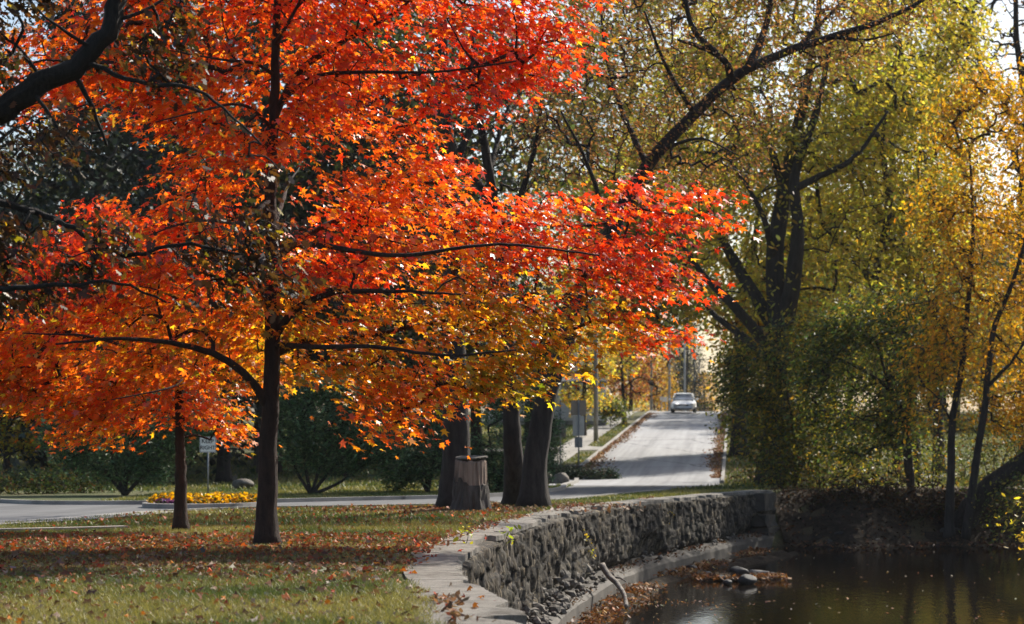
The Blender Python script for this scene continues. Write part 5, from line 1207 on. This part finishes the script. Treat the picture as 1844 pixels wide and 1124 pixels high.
tree('street_tree', 'thin dark street tree with drooping twigs and few yellow leaves between pavement and road', b_, [(np.array([b_] + PX([(1123, 720), (1121, 690), (1118, 640), (1120, 590)], 128)), .16, .05), (PX([(1122, 700), (1150, 680, 127.6), (1190, 700, 127)], 128), .06, .02), (PX([(1121, 690), (1095, 665, 128), (1060, 690, 128)], 128), .06, .02), (PX([(1119, 660), (1160, 630, 128.4), (1195, 640, 128.4)], 128), .05, .02)],
     [dict(cl=cl, n=6, sp=(.35, .3), size=.2, pal=[((.35, .22, .03), 2), ((.3, .12, .03), 2), ((.18, .09, .04), 2)], templ=OVAL)], M['dark_bark'], rt=.016, seg=.5, kt=3)
# house
hx, hd = 2.2, 128.0; hz = float(G(hx, hd)); h = thing('house', 'white house with porch columns glimpsed between the trunks left of the road', 'house', (hx, hd, hz))
g = Geo(); g.box((0, 3, 1.7), (7.5, 6, 3.4)); link('wall', g.mesh('wall'), M['house_white'], h)
g = Geo(); g.add([(-4.1, -.6, 3.4), (4.1, -.6, 3.4), (4.1, 6.6, 3.4), (-4.1, 6.6, 3.4), (-4.1, 3, 5.6), (4.1, 3, 5.6)], [(0, 1, 5, 4), (2, 3, 4, 5), (0, 4, 3), (1, 2, 5), (3, 2, 1, 0)])
rf = link('roof', g.mesh('roof'), M['roof_grey'], h); g = Geo(); g.box((1.6, 4, 5.4), (.7, .7, 1.2)); link('chimney', g.mesh('chimney'), M['signbrown'], rf)
g = Geo(); g.add([(-3.8, -2.2, 2.75), (3.8, -2.2, 2.75), (3.8, -.02, 3.2), (-3.8, -.02, 3.2), (-3.8, -2.2, 2.6), (3.8, -2.2, 2.6), (3.8, -.02, 3.05), (-3.8, -.02, 3.05)], [(0, 1, 2, 3), (7, 6, 5, 4), (0, 4, 5, 1), (1, 5, 6, 2), (3, 7, 4, 0)]); link('porch_roof', g.mesh('porch_roof'), M['roof_grey'], h)
g = Geo(); g.box((0, -1.1, .12), (7.6, 2.2, .24)); link('porch_floor', g.mesh('porch_floor'), M['concrete'], h)
for x in (-3.6, -2.2, -.8, .8, 2.2, 3.6):
    g = Geo(); g.tube([(x, -2.05, .24), (x, -2.05, 1.4), (x, -2.05, 2.6)], [.14, .13, .12], 10); g.box((x, -2.05, .29), (.34, .34, .1)); g.box((x, -2.05, 2.57), (.32, .32, .08)); link('column', g.mesh('column', False), M['house_white'], h)
for x in (-2.6, 2.4):
    g = Geo(); g.box((x, -.03, 1.7), (1.3, .1, 1.5)); w_ = link('window', g.mesh('window'), M['house_white'], h)
    g = Geo(); g.box((x, -.075, 1.7), (1.12, .03, 1.32)); link('pane', g.mesh('pane'), M['window_glass'], w_)
g = Geo(); g.box((0, -.04, 1.2), (.95, .09, 2.05)); link('door', g.mesh('door'), M['signbrown'], h)
shrub('bush', 'rounded olive bush on the lawn in front of the house corner', 1100, 122, [(1083, 748), (1084, 728), (1100, 718), (1118, 728), (1122, 746)], 120, 14, .18, DKG + UND[:1], .9, [[(1100, 730)]], seed=151, r=.03, gap=.1, gsc=20)
# white board
b_ = base_at(1195, 172); u_ = 172 / FPX; bd = thing('notice_board', 'small white board on two legs at the roadside left of the car', 'sign', b_)
zc_ = ZC - (719 - 742) * u_ - b_[2]
link('panel', panel(rrect(13 * u_, 9 * u_, zc_, .03), 0, .04).mesh('panel'), M['signwhite'], bd)
for x in (-.2, .2):
    g = Geo(); post(g, x, .07, -.3, zc_ + .15, .04); link('leg', g.mesh('leg', True), M['galv'], bd)

# car
def car():
    d0 = 147.0; px = 1230; x0 = (px - 922) / FPX * d0; z0 = float(G(x0, d0 + 2)) + .04
    r = thing('car', 'silver white sedan driving towards the viewer at the top of the road', 'car', (x0, d0, z0), math.atan2(-.1115, 1))
    def loft(st, expo=4.0, n=20):
        g = Geo(); rs = []
        for y, w, zb_, zt_ in st:
            a = np.linspace(0, 2 * math.pi, n, endpoint=False); ca, sa = np.cos(a), np.sin(a)
            xs = np.sign(ca) * np.abs(ca) ** (2 / expo) * w; zs = (zb_ + zt_) / 2 + np.sign(sa) * np.abs(sa) ** (2 / expo) * (zt_ - zb_) / 2
            rs.append([(x, y, z) for x, z in zip(xs, zs)])
        for rg in rs: g.v += rg
        for i in range(len(rs) - 1):
            for j in range(n): g.f.append([i * n + j, i * n + (j + 1) % n, (i + 1) * n + (j + 1) % n, (i + 1) * n + j])
        g.f.append(list(range(n))); g.f.append([(len(rs) - 1) * n + j for j in range(n)][::-1]); g.n = len(g.v); return g
    link('body', loft([(0, .70, .34, .62), (.12, .82, .26, .70), (.5, .89, .22, .80), (1.0, .91, .2, .88), (1.4, .92, .2, .94), (2.5, .92, .2, .97), (3.7, .91, .2, 1.0), (4.3, .85, .25, .98), (4.45, .74, .35, .9)]).mesh('body', True), M['car_paint'], r)
    link('cabin_glass', loft([(1.25, .74, .85, .955), (1.6, .72, .8, 1.2), (2.0, .66, .8, 1.415), (3.0, .66, .8, 1.44), (3.6, .68, .8, 1.22), (4.0, .72, .8, 1.0)], 5).mesh('cabin_glass', True), M['car_glass'], r)
    link('roof', loft([(1.93, .58, 1.385, 1.43), (2.2, .64, 1.38, 1.465), (2.9, .64, 1.38, 1.48), (3.3, .58, 1.32, 1.42)], 4).mesh('roof', True), M['car_paint'], r)
    for s in (-1, 1):
        g = Geo(); g.tube([(s * .80, 1.22, .94), (s * .74, 1.6, 1.20), (s * .66, 2.0, 1.42)], .035, 6); link('pillar', g.mesh('pillar', True), M['car_paint'], r)
        v, f = rock_arrays(1, 3, 0); v = v / np.linalg.norm(v, axis=1)[:, None]
        link('headlight', Geo().add(v * np.array([.19, .16, .085]) + np.array([s * .62, .15, .63]), f).mesh('headlight', True), M['lamp_glass'], r)
        link('mirror', Geo().add(v * np.array([.12, .07, .075]) + np.array([s * 1.0, 1.5, 1.0]), f).mesh('mirror', True), M['car_paint'], r)
        for y in (.85, 3.55):
            def disc(rad, wd_, k2=20): return Geo().tube([(s * .72, y, .31), (s * (.72 + wd_ * .5), y, .31), (s * (.72 + wd_), y, .31)], rad, k2)
            wh = thing('wheel', None, None, (0, 0, 0)); wh.parent = r
            link('tyre', disc(.31, .2).mesh('tyre', True), M['tyre'], wh); link('rim', disc(.2, .212).mesh('rim', True), M['rim'], wh)
    g = Geo(); g.box((0, .015, .56), (.80, .06, .11)); link('grille', g.mesh('grille'), M['car_dark'], r)
    g = Geo(); g.box((0, .06, .36), (1.25, .1, .15)); link('bumper_intake', g.mesh('bumper_intake'), M['car_dark'], r)
    g = Geo(); g.box((0, -.02, .455), (.32, .02, .12)); link('licence_plate', g.mesh('licence_plate'), M['signwhite'], r)
    return r
car()

# ------------------------------------------------------------------ thin autumn haze
g = Geo(); g.box((0, 450, 20), (1500, 1020, 47)); hm = bpy.data.materials.new('haze'); hm.use_nodes = True; hn = hm.node_tree; hn.nodes.clear()
vol = hn.nodes.new('ShaderNodeVolumePrincipled'); vol.inputs['Color'].default_value = (.95, .96, 1.0, 1); vol.inputs['Density'].default_value = .00010; vol.inputs['Anisotropy'].default_value = .2
ho = hn.nodes.new('ShaderNodeOutputMaterial'); hn.links.new(vol.outputs[0], ho.inputs['Volume'])
tag(link('haze', g.mesh('haze'), hm), 'thin pale haze in the air', 'haze', None, 'stuff')
